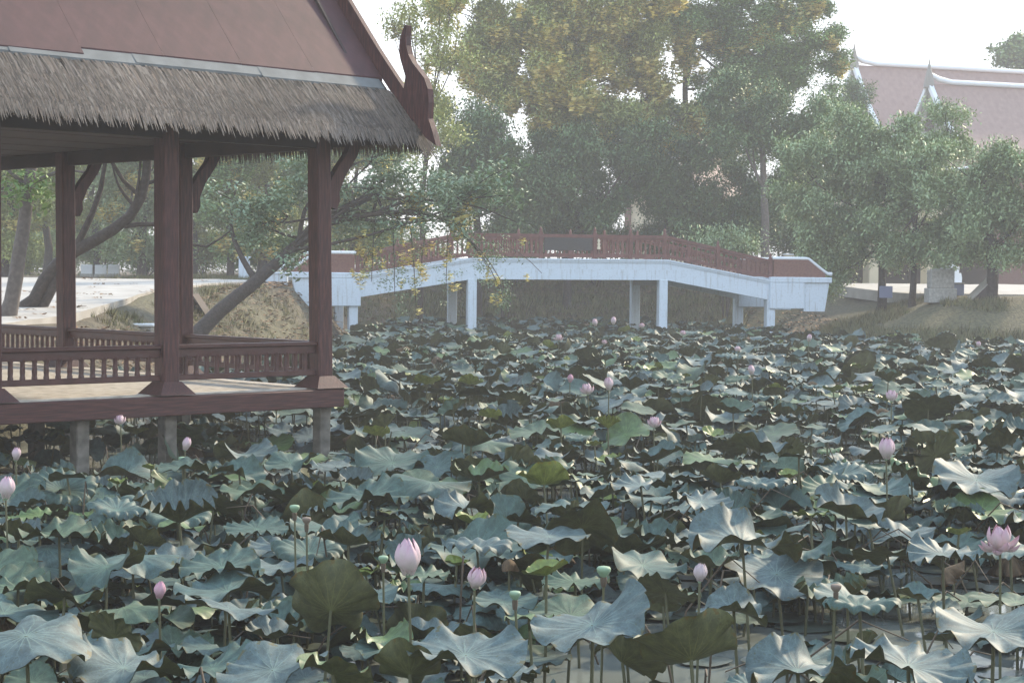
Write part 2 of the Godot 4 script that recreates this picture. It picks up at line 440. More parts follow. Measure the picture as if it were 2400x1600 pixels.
func build_pavilion() -> void:
	var t := thing("wooden_pavilion", "dark red wooden pavilion with thatched eave standing on piles in the pond", "pavilion", Vector3(-2.45, 0, -24.0), deg_to_rad(44.0))
	var fl := 1.21
	# piles
	for p in [[0.05, -0.05], [-2.3, -0.05], [-3.5, -0.05], [-4.7, -0.05], [-7.0, -0.05], [0.0, -3.13], [0.0, -6.26], [0.0, -9.4], [-2.3, -3.13], [-4.7, -3.13], [-2.3, -6.26], [-4.7, -6.26]]:
		var b := MB.new()
		b.cbox(Vector3(p[0], 0.05, p[1]), Vector3(0.17, 1.8, 0.17), 0.012)
		put("pile", b.mesh(M.pile), t)
	# floor: edge beams and planks
	for e in [[Vector3(0.2, 1.08, 0.16), Vector3(-8.6, 1.08, 0.16)], [Vector3(0.14, 1.08, 0.07), Vector3(0.14, 1.08, -10.2)], [Vector3(-8.6, 1.08, 0.07), Vector3(-8.6, 1.08, -10.2)]]:
		var b := MB.new()
		b.bar(e[0], e[1], 0.15, 0.23, 0.012)
		put("edge_beam", b.mesh(M.beam), t)
	var k := 0
	var z := 0.02
	while z > -10.0:
		var b := MB.new()
		b.cbox(Vector3(-4.24, fl - 0.02 + rng.randf_range(-0.003, 0.003), z - 0.075), Vector3(8.55, 0.04, 0.143), 0.006)
		put("floor_plank", b.mesh(M.plank), t)
		z -= 0.15; k += 1
	# posts with splayed feet
	var posts := [[0, 0], [-2.34, 0], [-4.68, 0], [-7.02, 0], [0, -3.13], [0, -6.26], [0, -9.39]]
	for p in posts:
		var b := MB.new()
		var lean := Vector3(-0.035 if p[0] == 0 else 0.0, 0, -0.035 if p[1] == 0 else 0.0)
		var bs := Basis(Vector3(1, 0, 0), Vector3(lean.x / 3.2, 1, lean.z / 3.2), Vector3(0, 0, 1))
		b.cbox(Vector3(p[0], fl + 1.62, p[1]) + lean * 0.5, Vector3(0.225, 3.26, 0.225), 0.018, bs)
		var post := put("post", b.mesh(M.wood), t)
		var f := MB.new()
		var lo := 0.25; var hi := 0.125
		for a in 4:
			var q := Basis(Vector3.UP, a * PI / 2)
			f.quad(Vector3(p[0], fl, p[1]) + q * Vector3(-lo, 0, lo), Vector3(p[0], fl, p[1]) + q * Vector3(lo, 0, lo), Vector3(p[0], fl + 0.15, p[1]) + q * Vector3(hi, 0, hi), Vector3(p[0], fl + 0.15, p[1]) + q * Vector3(-hi, 0, hi), q * Vector3(0, 0.6, 0.8))
		f.quad(Vector3(p[0] - hi, fl + 0.15, p[1] - hi), Vector3(p[0] + hi, fl + 0.15, p[1] - hi), Vector3(p[0] + hi, fl + 0.15, p[1] + hi), Vector3(p[0] - hi, fl + 0.15, p[1] + hi), Vector3.UP)
		put("post_foot", f.mesh(M.wood), post)
	# railings
	var runs := [[Vector3(0, fl, 0), Vector3(-2.34, fl, 0)], [Vector3(-2.34, fl, 0), Vector3(-4.68, fl, 0)], [Vector3(-4.68, fl, 0), Vector3(-7.02, fl, 0)],
		[Vector3(0, fl, 0), Vector3(0, fl, -3.13)], [Vector3(0, fl, -3.13), Vector3(0, fl, -6.26)], [Vector3(0, fl, -6.26), Vector3(0, fl, -9.39)]]
	var spin := MB.new()
	spin.lathe([[0.034, 0.0], [0.034, 0.03], [0.028, 0.045], [0.032, 0.09], [0.029, 0.15], [0.027, 0.195], [0.034, 0.21], [0.034, 0.24]], 8)
	var spin_mesh := spin.mesh(M.rail)
	for r in runs:
		var a: Vector3 = r[0]; var e: Vector3 = r[1]
		var dir := (e - a).normalized()
		var a2 := a + dir * 0.115; var e2 := e - dir * 0.115
		var b := MB.new()
		b.bar(a2 + Vector3.UP * 0.565, e2 + Vector3.UP * 0.565, 0.13, 0.05, 0.012)
		b.bar(a2 + Vector3.UP * 0.49, e2 + Vector3.UP * 0.49, 0.05, 0.1, 0.006)
		b.bar(a2 + Vector3.UP * 0.195, e2 + Vector3.UP * 0.195, 0.07, 0.07, 0.008)
		var rail := put("railing", b.mesh(M.rail), t)
		var n := int(round(a2.distance_to(e2) / 0.155))
		for q in range(1, n):
			put("baluster", spin_mesh, rail, Transform3D(Basis(), a2.lerp(e2, float(q) / n) + Vector3.UP * 0.225))
	# lintels and curved brackets under the gable overhang
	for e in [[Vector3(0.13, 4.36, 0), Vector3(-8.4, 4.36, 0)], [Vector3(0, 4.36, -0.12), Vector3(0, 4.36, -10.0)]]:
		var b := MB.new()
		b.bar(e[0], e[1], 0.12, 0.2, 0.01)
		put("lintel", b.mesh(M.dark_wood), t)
	for p in [0.0, -3.13, -6.26, -9.39]:
		var poly := PackedVector2Array([Vector2(0.10, 3.52), Vector2(0.2, 3.5), Vector2(0.25, 3.6), Vector2(0.24, 3.72), Vector2(0.33, 3.92), Vector2(0.52, 4.18), Vector2(0.62, 4.4), Vector2(0.44, 4.4), Vector2(0.36, 4.22), Vector2(0.2, 4.02), Vector2(0.10, 3.86)])
		var b := MB.new()
		b.prism(poly, -0.05, 0.05, Basis(), Vector3(0, 0, p))
		put("bracket", b.mesh(M.wood), t)
	# ceiling boards: dark underside of the roof
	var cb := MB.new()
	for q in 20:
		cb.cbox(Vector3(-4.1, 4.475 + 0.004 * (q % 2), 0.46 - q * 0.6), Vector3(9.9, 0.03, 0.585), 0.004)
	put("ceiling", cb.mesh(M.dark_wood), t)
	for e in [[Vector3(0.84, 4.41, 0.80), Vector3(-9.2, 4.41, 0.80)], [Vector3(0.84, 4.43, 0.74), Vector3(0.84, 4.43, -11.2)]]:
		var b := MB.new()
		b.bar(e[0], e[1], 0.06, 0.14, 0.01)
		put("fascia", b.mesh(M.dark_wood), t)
	# upper roof: sheets on the near slope, each lapped over the next
	var x := 0.86
	k = 0
	while x > -9.4:
		var w := 1.117
		var b := MB.new()
		var up := rng.randf_range(0.0, 0.002)
		var low := 0.155 + rng.randf_range(-0.008, 0.008)
		if k == 4: low = 0.225
		var zs := [low, -0.3, -0.8, -1.4, -2.1, -2.9, -3.8, -4.72]
		for q in zs.size() - 1:
			var y0: float = roof_at(zs[q]) + 0.05 + up; var y1: float = roof_at(zs[q + 1]) + 0.05 + up
			b.quad(Vector3(x, y0, zs[q]), Vector3(x - w, y0, zs[q]), Vector3(x - w, y1, zs[q + 1]), Vector3(x, y1, zs[q + 1]), Vector3(0, zs[q] - zs[q + 1], y1 - y0).normalized())
		b.quad(Vector3(x, roof_at(low) + 0.05 + up, low), Vector3(x - w, roof_at(low) + 0.05 + up, low), Vector3(x - w, roof_at(low) + 0.01, low), Vector3(x, roof_at(low) + 0.01, low), Vector3(0, 0, 1))
		put("roof_sheet", b.mesh(M.roof), t)
		x -= 1.12; k += 1
	var far := MB.new()
	far.quad(Vector3(0.86, roof_at(-4.72), -4.74), Vector3(-9.4, roof_at(-4.72), -4.74), Vector3(-9.4, 4.6, -10.4), Vector3(0.86, 4.6, -10.4), Vector3(0, 0.6, -0.8))
	put("roof_back", far.mesh(M.roof), t)
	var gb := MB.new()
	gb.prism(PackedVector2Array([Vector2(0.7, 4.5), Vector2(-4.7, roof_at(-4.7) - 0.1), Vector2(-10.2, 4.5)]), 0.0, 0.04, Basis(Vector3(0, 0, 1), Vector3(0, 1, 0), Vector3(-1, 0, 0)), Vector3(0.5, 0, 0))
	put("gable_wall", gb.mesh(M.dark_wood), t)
	# pale strip between roof sheets and thatch
	k = 0
	x = 0.8
	while x > -9.2:
		var w2 := rng.randf_range(1.6, 2.3)
		var b := MB.new()
		var z0 := 0.27 + rng.randf_range(-0.015, 0.015); var z1 := 0.08
		b.quad(Vector3(x, roof_at(z0) + 0.035, z0), Vector3(x - w2, roof_at(z0) + 0.035, z0 + 0.01), Vector3(x - w2, roof_at(z1) + 0.035, z1), Vector3(x, roof_at(z1) + 0.035, z1), Vector3(0, 0.7, 0.7))
		b.quad(Vector3(x, roof_at(z0) + 0.035, z0), Vector3(x - w2, roof_at(z0) + 0.035, z0 + 0.01), Vector3(x - w2, roof_at(z0) + 0.0, z0 + 0.01), Vector3(x, roof_at(z0) + 0.0, z0), Vector3(0, 0, 1))
		put("flashing_strip", b.mesh(M.strip), t)
		x -= w2 - 0.03; k += 1
	# thatch: a packed layer and the loose strands lying on it
	var th := MB.new()
	var zz := [0.88, 0.7, 0.5, 0.3, 0.06]
	for q in zz.size() - 1:
		th.quad(Vector3(0.86, roof_at(zz[q]) + 0.0, zz[q]), Vector3(-9.2, roof_at(zz[q]), zz[q]), Vector3(-9.2, roof_at(zz[q + 1]), zz[q + 1]), Vector3(0.86, roof_at(zz[q + 1]), zz[q + 1]), Vector3(0, 0.7, 0.7))
	th.quad(Vector3(0.86, 4.43, 0.88), Vector3(-9.2, 4.43, 0.88), Vector3(-9.2, 4.34, 0.86), Vector3(0.86, 4.34, 0.86), Vector3(0, 0, 1))
	var thatch := put("thatch", th.mesh(M.thatch_base), t)
	var st := MB.new()
	for q in 10500:
		var sx := rng.randf_range(-8.2, 0.9)
		var top: float = [0.33, 0.43, 0.54, 0.65, 0.76][q % 5] + rng.randf_range(-0.05, 0.04)
		var len := rng.randf_range(0.26, 0.46)
		strand(st, Vector3(sx, 0, top), Vector3(rng.randf_range(-0.12, 0.12), 0, 1), len, 0.0)
	for q in 1100:
		# the fringe that hangs over the gable side
		var sz: float = 0.88 - pow(rng.randf(), 1.6) * 4.6
		strand(st, Vector3(0.9, 4.5, sz), Vector3(0.35, 0, rng.randf_range(-0.1, 0.25)), rng.randf_range(0.1, 0.3), 1.0)
	for q in 260:
		strand(st, Vector3(0.88 + rng.randf_range(-0.12, 0.04), 0, rng.randf_range(0.6, 0.86)), Vector3(rng.randf_range(0.05, 0.5), 0, 1), rng.randf_range(0.3, 0.5), 0.0)
	tag(put("thatch_strands", st.mesh(M.thatch), thatch), "", "", "", "stuff")
	# bargeboard and its upswept end
	var gbs := Basis(Vector3(0, 0, 1), Vector3(0, 1, 0), Vector3(-1, 0, 0))
	var pl := PackedVector2Array()
	for zv in [0.75, 0.4, 0.0, -0.6, -1.4, -2.4, -3.4, -4.72]: pl.push_back(Vector2(zv, roof_at(zv) + 0.02))
	for zv in [-4.72, -3.4, -2.4, -1.4, -0.6, 0.0, 0.3, 0.5, 0.6]: pl.push_back(Vector2(zv, roof_at(zv) + 0.31))
	var bb := MB.new()
	bb.prism(pl, 0.0, 0.07, gbs, Vector3(0.95, 0, 0))
	put("bargeboard", bb.mesh(M.wood), t)
	var fin := MB.new()
	fin.prism(PackedVector2Array([Vector2(0.605, 5.87), Vector2(0.57, 5.88), Vector2(0.53, 5.82), Vector2(0.49, 5.72), Vector2(0.46, 5.62), Vector2(0.465, 5.53), Vector2(0.49, 5.44), Vector2(0.54, 5.33), Vector2(0.59, 5.22), Vector2(0.57, 5.12), Vector2(0.52, 4.9), Vector2(0.74, 4.66), Vector2(0.98, 4.42), Vector2(1.2, 4.3), Vector2(1.12, 4.5), Vector2(1.04, 4.66), Vector2(1.05, 4.86), Vector2(1.03, 5.03), Vector2(0.96, 5.17), Vector2(0.84, 5.28), Vector2(0.73, 5.38), Vector2(0.64, 5.5), Vector2(0.60, 5.62), Vector2(0.59, 5.74)]), 0.0, 0.09, gbs, Vector3(0.965, 0, 0))
	put("roof_finial", fin.mesh(M.wood), t)

func strand(b: MB, p: Vector3, dir: Vector3, length: float, hang: float) -> void:
	# a reed that lies on the thatch slope and droops past the eave
	var g := rng.randf_range(0.45, 1.5)
	b.col = Color(0.105, 0.078, 0.058).lerp(Color(0.135, 0.114, 0.095), rng.randf()) * g * (1.0 + 0.7 * noise.get_noise_2d(p.x * 14.0, p.z * 22.0))
	var w := rng.randf_range(0.007, 0.014)
	var pts := []
	for k in 4:
		var q := p + dir * (length * k / 3.0) * (0.74 if hang == 0.0 else 0.25)
		var lift := 0.03 + 0.02 * sin(k * 1.0) + (0.02 if k == 3 else 0.0)
		if hang == 0.0:
			q.y = roof_at(min(q.z, 0.86)) + lift + rng.randf() * 0.01
			if q.z > 0.86:
				q.y -= (q.z - 0.86) * 1.0
				q.z = 0.86 + (q.z - 0.86) * 0.55
		else:
			q.y = p.y - length * k / 3.0
		pts.push_back(q)
	var side := Vector3(1, 0, 0) if hang == 0.0 else Vector3(0, 0, 1)
	for k in 3:
		var w0: float = w * (1.0 if k < 2 else 0.8); var w1: float = w * (1.0 if k < 2 else 0.25)
		b.quad(pts[k] - side * w0, pts[k] + side * w0, pts[k + 1] + side * w1, pts[k + 1] - side * w1, Vector3(0, 0.55, 0.83) if hang == 0.0 else Vector3(1, 0, 0))

# ---------------------------------------------------------------- bridge
func lerp_line(pts: Array, x: float) -> float:
	for k in pts.size() - 1:
		if x <= pts[k + 1][0]:
			return lerp(float(pts[k][1]), float(pts[k + 1][1]), (x - pts[k][0]) / (pts[k + 1][0] - pts[k][0]))
	return pts[-1][1]

func band(b: MB, lo: Array, hi: Array, z0: float, z1: float) -> void:
	# an upright band whose lower and upper edges are the lines lo and hi
	var pl := PackedVector2Array()
	for p in lo: pl.push_back(Vector2(p[0], p[1]))
	for k in range(hi.size() - 1, -1, -1): pl.push_back(Vector2(hi[k][0], hi[k][1]))
	b.prism(pl, z0, z1)

func shifted(l: Array, dy: float) -> Array:
	var o := []
	for p in l: o.push_back([p[0], p[1] + dy])
	return o

func build_bridge() -> void:
	var t := thing("footbridge", "white concrete footbridge with red-brown balustrade spanning the lotus pond", "bridge", Vector3(1.885, 0, -62.0), deg_to_rad(14.0))
	var top := [[-7.1, 2.56], [-3.35, 3.19], [3.35, 3.21], [7.1, 2.55]]
	var bot := [[-7.1, 1.87], [-3.35, 2.49], [3.35, 2.52], [7.1, 1.87]]
	var wide := 3.0
	for z in [0.0, -wide]:
		var b := MB.new()
		band(b, bot, shifted(top, -0.12), z - 0.14, z + 0.14)
		put("girder", b.mesh(M.white), t)
		var cp := MB.new()
		band(cp, shifted(top, -0.055), top, z - 0.2, z + 0.2)
		band(cp, shifted(top, -0.118), shifted(top, -0.057), z - 0.17, z + 0.17)
		put("coping", cp.mesh(M.white), t)
	var sl := MB.new()
	band(sl, shifted(top, -0.34), shifted(top, -0.16), -wide + 0.14, -0.14)
	put("deck_slab", sl.mesh(M.stone), t)
	for z in [0.0, -wide]:
		for x in [-7.25, -3.33, 3.24, 7.1]:
			var b := MB.new()
			var y1: float = lerp_line(bot, clamp(x, -7.1, 7.1)) + 0.03
			b.cbox(Vector3(x, (y1 - 0.7) * 0.5, z), Vector3(0.3, y1 + 0.7, 0.3), 0.02)
			put("column", b.mesh(M.white), t)
	# cross beams under the deck
	for x in [-3.33, 3.24]:
		var b := MB.new()
		b.bar(Vector3(x, 2.42, -0.16), Vector3(x, 2.42, -wide + 0.16), 0.24, 0.18)
		put("cross_beam", b.mesh(M.stone), t)
	# end blocks, wings and parapets
	for s in [-1.0, 1.0]:
		for z in [0.0, -wide]:
			var b := MB.new()
			b.cbox(Vector3(s * 7.65, 2.03, z + 0.02), Vector3(1.25, 0.88, 0.42), 0.015)
			put("end_block", b.mesh(M.white), t)
			var wg := MB.new()
			wg.prism(PackedVector2Array([Vector2(s * 8.28, 1.5), Vector2(s * 9.05, 1.5), Vector2(s * 9.2, 2.47), Vector2(s * 8.28, 2.47)]), z - 0.16, z + 0.16)
			put("wing_wall", wg.mesh(M.white), t)
			var cp := MB.new()
			cp.bar(Vector3(s * 7.03, 2.57, z), Vector3(s * 9.28, 2.57, z), 0.46, 0.19, 0.02)
			put("end_coping", cp.mesh(M.white), t)
			var pn := MB.new()
			pn.prism(PackedVector2Array([Vector2(s * 7.2, 2.667), Vector2(s * 9.1, 2.667), Vector2(s * 9.1, 2.78), Vector2(s * 8.46, 3.26), Vector2(s * 7.2, 3.26)]), z - 0.06, z + 0.06)
			put("parapet_panel", pn.mesh(M.panel), t)
			var cc := MB.new()
			cc.tube([Vector3(s * 7.16, 3.3, z), Vector3(s * 8.4, 3.3, z), Vector3(s * 8.5, 3.28, z), Vector3(s * 9.0, 2.92, z), Vector3(s * 9.2, 2.8, z), Vector3(s * 9.35, 2.78, z)], [0.06, 0.06, 0.06, 0.055, 0.055, 0.07], 8)
			put("parapet_coping", cc.mesh(M.temple_white), t)
	# balustrade
	var hand := [[-7.1, 3.24], [-3.4, 4.0], [3.4, 4.01], [7.1, 3.24]]
	var bal := MB.new()
	bal.lathe(turned(1.0, 0.042), 6)
	var bal_mesh := bal.mesh(M.red)
	for z in [0.0, -wide]:
		var b := MB.new()
		band(b, shifted(hand, -0.09), hand, z - 0.06, z + 0.06)
		band(b, shifted(hand, -0.17), shifted(hand, -0.1), z - 0.03, z + 0.03)
		band(b, shifted(top, 0.07), shifted(top, 0.17), z - 0.04, z + 0.04)
		var rail := put("balustrade", b.mesh(M.red), t)
		for x in [-7.1, -5.25, -3.38, -1.0, 0.86, 2.1, 3.3, 5.2, 7.1]:
			var p := MB.new()
			var y0: float = lerp_line(top, x) - 0.01; var y1: float = lerp_line(hand, x) + 0.05
			p.cbox(Vector3(x, (y0 + y1) * 0.5, z), Vector3(0.13, y1 - y0, 0.13), 0.012)
			p.lathe([[0.05, 0.0], [0.06, 0.03], [0.035, 0.06], [0.055, 0.1], [0.03, 0.15], [0.004, 0.2]], 8, Vector3(x, y1, z))
			put("newel_post", p.mesh(M.red), rail)
		var u := -6.95
		while u < 7.0:
			if z < 0.0 or not (u > -0.95 and u < 0.8):
				var y0: float = lerp_line(top, u) + 0.165; var y1: float = lerp_line(hand, u) - 0.165
				put("baluster", bal_mesh, rail, Transform3D(Basis.from_scale(Vector3(1, y1 - y0, 1)), Vector3(u, y0, z)))
			u += 0.165
		if z == 0.0:
			var pq := MB.new()
			pq.cbox(Vector3(-0.07, 3.68, 0.05), Vector3(1.66, 0.42, 0.05), 0.012)
			tag(put("name_plaque", pq.mesh(M.plaque), t), "dark plaque fixed to the middle of the balustrade")
			var wp := MB.new()
			wp.lathe([[0.06, 0.0], [0.06, 0.08], [0.035, 0.1], [0.06, 0.18], [0.03, 0.22], [0.055, 0.29], [0.004, 0.36]], 8, Vector3(0.98, 3.52, 0.06))
			tag(put("white_finial", wp.mesh(M.cream), t), "small white turned finial beside the dark plaque")

# ---------------------------------------------------------------- trees
var clumps := {}
func make_clumps() -> void:
	for kind in ["fine", "broad", "droop"]:
		var list := []
		for vv in 3:
			var b := MB.new()
			var count: int = {"fine": 22, "broad": 15, "droop": 20}[kind]
			for k in count:
				var ln: float = {"fine": 0.15, "broad": 0.24, "droop": 0.24}[kind] * rng.randf_range(0.7, 1.3)
				var wd: float = ln * {"fine": 0.42, "broad": 0.42, "droop": 0.24}[kind]
				var p := Vector3(rng.randfn(0, 0.17), rng.randfn(0, 0.13), rng.randfn(0, 0.17))
				var dir := Vector3(rng.randfn(0, 1), rng.randfn(-0.25, 0.6), rng.randfn(0, 1))
				if kind == "droop": dir.y -= 1.1
				dir = dir.normalized()
				var side := dir.cross(Vector3(rng.randfn(0, 0.5), 1, rng.randfn(0, 0.5))).normalized()
				var nn := side.cross(dir).normalized()
				if nn.y < 0.0: nn = -nn
				nn = (nn * 0.55 + (p / 0.25 + Vector3.UP * 0.5) * 0.45).normalized()
				b.col = Color.WHITE * rng.randf_range(0.8, 1.15)
				var mid := p + dir * ln * 0.45 - nn * ln * 0.07
				var tip := p + dir * ln
				b.tri(p, mid + side * wd * 0.5 + nn * ln * 0.1, mid, (nn - side * 0.3).normalized())
				b.tri(mid, mid + side * wd * 0.5 + nn * ln * 0.1, tip, (nn - side * 0.3).normalized())
				b.tri(p, mid - side * wd * 0.5 + nn * ln * 0.1, mid, (nn + side * 0.3).normalized())
				b.tri(mid, mid - side * wd * 0.5 + nn * ln * 0.1, tip, (nn + side * 0.3).normalized())
			list.push_back(b)
		clumps[kind] = list
	var rb := MB.new()
	for k in 26:
		var y := rng.randf_range(-0.26, 0.06)
		var r := 0.2 * sqrt(max(0.1, 1.0 - pow((y + 0.1) / 0.17, 2.0)))
		var a := rng.randf() * TAU
		var p := Vector3(cos(a) * r * rng.randf(), y, sin(a) * r * rng.randf())
		var d := Vector3(cos(a), rng.randf_range(-0.4, 0.5), sin(a)).normalized() * 0.055
		var s := d.cross(Vector3.UP).normalized() * 0.04
		rb.col = Color.WHITE * rng.randf_range(0.8, 1.15)
		rb.quad(p - d * 1.2 - s, p + d - s * 1.2, p + d + s * 1.2, p - d * 1.2 + s, Vector3(cos(a), 0.4, sin(a)).normalized())
	clumps["raceme"] = [rb]

func scatter(parent: Node3D, called: String, kind: String, m: Material, xf: Array, tint: float) -> void:
	# many small leaf sprays as one crown
	var mm := MultiMesh.new()
	mm.transform_format = MultiMesh.TRANSFORM_3D
	mm.use_colors = true
	var key := kind + str(m.get_instance_id())
	if not clumps.has(key):
		clumps[key] = clumps[kind][rng.randi() % clumps[kind].size()].mesh(m)
	mm.mesh = clumps[key]
	mm.instance_count = xf.size()
	for k in xf.size():
		mm.set_instance_transform(k, xf[k])
		var g := rng.randf_range(1.0 - tint, 1.0 + tint)
		mm.set_instance_color(k, Color(g * rng.randf_range(0.94, 1.08), g, g * rng.randf_range(0.9, 1.05)))
	var o := MultiMeshInstance3D.new()
	o.name = called
	o.multimesh = mm
	o.set_meta("kind", "stuff")
	parent.add_child(o, true)

func curve(a: Vector3, b: Vector3, sag: Vector3, n := 5) -> Array:
	var o := []
	for k in n + 1:
		var t := float(k) / n
		o.push_back(a.lerp(b, t) + sag * (4.0 * t * (1.0 - t)))
	return o

func tapered(r0: float, r1: float, n := 5) -> Array:
	var o := []
	for k in n + 1: o.push_back(lerp(r0, r1, float(k) / n))
	return o

# blobs: [px, py, rx, ry] in pixels of the photograph at distance d
func tree(spec: Dictionary) -> void:
	var d: float = spec.d
	var path := []
	for p in spec.trunk:
		path.push_back(at_px(p[0], p[1], p[2] if p.size() > 2 else d))
	var base: Vector3 = path[0]
	base.y = max(ground_y(base.x, -base.z), 0.0) - 0.1
	path[0] = base
	var t := thing(spec.get("called", "tree"), spec.label, "tree", base, 0.0, spec.get("group", ""))
	var r0: float = spec.get("r", 0.2)
	var b := MB.new()
	var loc := []
	for p in path: loc.push_back(p - base)
	# smooth the trunk line
	var cv := Curve3D.new()
	for k in loc.size():
		var tang: Vector3 = (loc[min(k + 1, loc.size() - 1)] - loc[max(k - 1, 0)]) * 0.18
		cv.add_point(loc[k], -tang, tang)
	var pts := []; var rad := []
	var len := cv.get_baked_length()
	for k in 13:
		pts.push_back(cv.sample_baked(len * k / 12.0, true) + Vector3(rng.randfn(0, r0 * 0.08), 0, rng.randfn(0, r0 * 0.08)))
		rad.push_back(r0 * (1.25 if k == 0 else 1.0) * (1.0 - 0.55 * k / 12.0))
	b.tube(pts, rad, 10)
	for l in spec.get("limbs", []):
		var q := []
		for p in l.p: q.push_back(at_px(p[0], p[1], p[2] if p.size() > 2 else d) - base)
		var cc := Curve3D.new()
		for k in q.size():
			var tang: Vector3 = (q[min(k + 1, q.size() - 1)] - q[max(k - 1, 0)]) * 0.18
			cc.add_point(q[k], -tang, tang)
		var lp := []; var lr := []
		for k in 9:
			lp.push_back(cc.sample_baked(cc.get_baked_length() * k / 8.0, true))
			lr.push_back(l.r * (1.0 - 0.75 * k / 8.0))
		b.tube(lp, lr, 7)
	var m2p := d / F
	var xf := []; var yf := []
	var density: float = spec.get("n", 1.0)
	var kind: String = spec.get("leaf", "fine")
	var deep: float = spec.get("deep", 0.8)
	var size: float = spec.get("size", 1.0)
	var gold: float = spec.get("gold", 0.0)
	var ragged: float = spec.get("ragged", 0.2)
	var limb_r: float = spec.get("limb", r0 * 0.32)
	for bl in spec.blobs:
		var dz: float = bl[4] if bl.size() > 4 else 0.0
		var ctr := at_px(bl[0], bl[1], d + dz) - base
		var rad3 := Vector3(bl[2] * m2p, bl[3] * m2p, max(bl[2], bl[3]) * m2p * deep)
		# a limb from the trunk to this part of the crown
		var from: Vector3 = pts[clamp(int(7 + rng.randi() % 6), 0, 12)]
		if spec.get("limb_to_blobs", true):
			b.tube(curve(from, ctr, Vector3(rng.randfn(0, 0.2), -0.25, rng.randfn(0, 0.2))), tapered(limb_r, limb_r * 0.35), 6)
		var subs := int(clamp(rad3.x * rad3.y * 3.2, 7.0, 34.0))
		var area := rad3.x * rad3.y * PI
		var per := int(area * 62.0 * density / subs) + 1
		for s in subs:
			var dir := Vector3(rng.randfn(0, 1), rng.randfn(0.1, 1), rng.randfn(0, 1)).normalized()
			var sc := ctr + dir * rad3 * (pow(rng.randf(), 0.45) * 0.92 if rng.randf() < 1.0 - ragged else rng.randf_range(0.9, 1.2 + ragged * 0.6))
			if rng.randf() < 0.6:
				b.tube(curve(ctr.lerp(from, 0.15), sc, Vector3(rng.randfn(0, 0.1), 0.05, rng.randfn(0, 0.1)), 3), tapered(limb_r * 0.32, 0.012, 3), 5)
			var sr: float = clamp(min(rad3.x, rad3.y) * rng.randf_range(0.26, 0.5), 0.35, 1.7)
			var flower := rng.randf() < gold
			for k in per:
				var o := Vector3(rng.randfn(0, 0.5), rng.randfn(0, 0.38), rng.randfn(0, 0.5)) * sr
				var bs := Basis(Vector3.UP, rng.randf() * TAU).rotated(Vector3.RIGHT, rng.randfn(0, 0.3))
				var q := size * rng.randf_range(0.75, 1.35)
				if flower and rng.randf() < 0.6:
					yf.push_back(Transform3D(Basis(Vector3.UP, rng.randf() * TAU).scaled(Vector3.ONE * q * rng.randf_range(1.0, 1.7)), sc + o * 0.8 - Vector3(0, 0.1, 0)))
				else:
					xf.push_back(Transform3D(bs.scaled(Vector3.ONE * q), sc + o))
	# single hanging branches with sparse leaves
	for h in spec.get("hang", []):
		var a := at_px(h[0], h[1], d) - base
		var e := at_px(h[2], h[3], d + rng.randfn(0, 0.6)) - base
		var line := curve(a, e, Vector3(0, 0.12 * a.distance_to(e), 0), 6)
		b.tube(line, tapered(h[4], 0.008, 6), 5)
		for k in int(h[5]):
			var tt := rng.randf_range(0.25, 1.0) * 6.0
			var j: int = min(int(tt), 5)
			var q: Vector3 = line[j].lerp(line[j + 1], tt - j) + Vector3(rng.randfn(0, 0.16), rng.randfn(-0.08, 0.16), rng.randfn(0, 0.16))
			if rng.randf() < h[6]:
				yf.push_back(Transform3D(Basis(Vector3.UP, rng.randf() * TAU).scaled(Vector3.ONE * 0.7), q))
			else:
				xf.push_back(Transform3D(Basis(Vector3.UP, rng.randf() * TAU).scaled(Vector3.ONE * size * 0.6), q))
	put("trunk", b.mesh(spec.get("bark", M.bark)), t)
	if xf.size(): scatter(t, "crown", kind, M.foliage[spec.get("tone", "mid")], xf, 0.22)
	if yf.size(): scatter(t, "blossom", "raceme", spec.get("bloom", M.blossom), yf, 0.15)

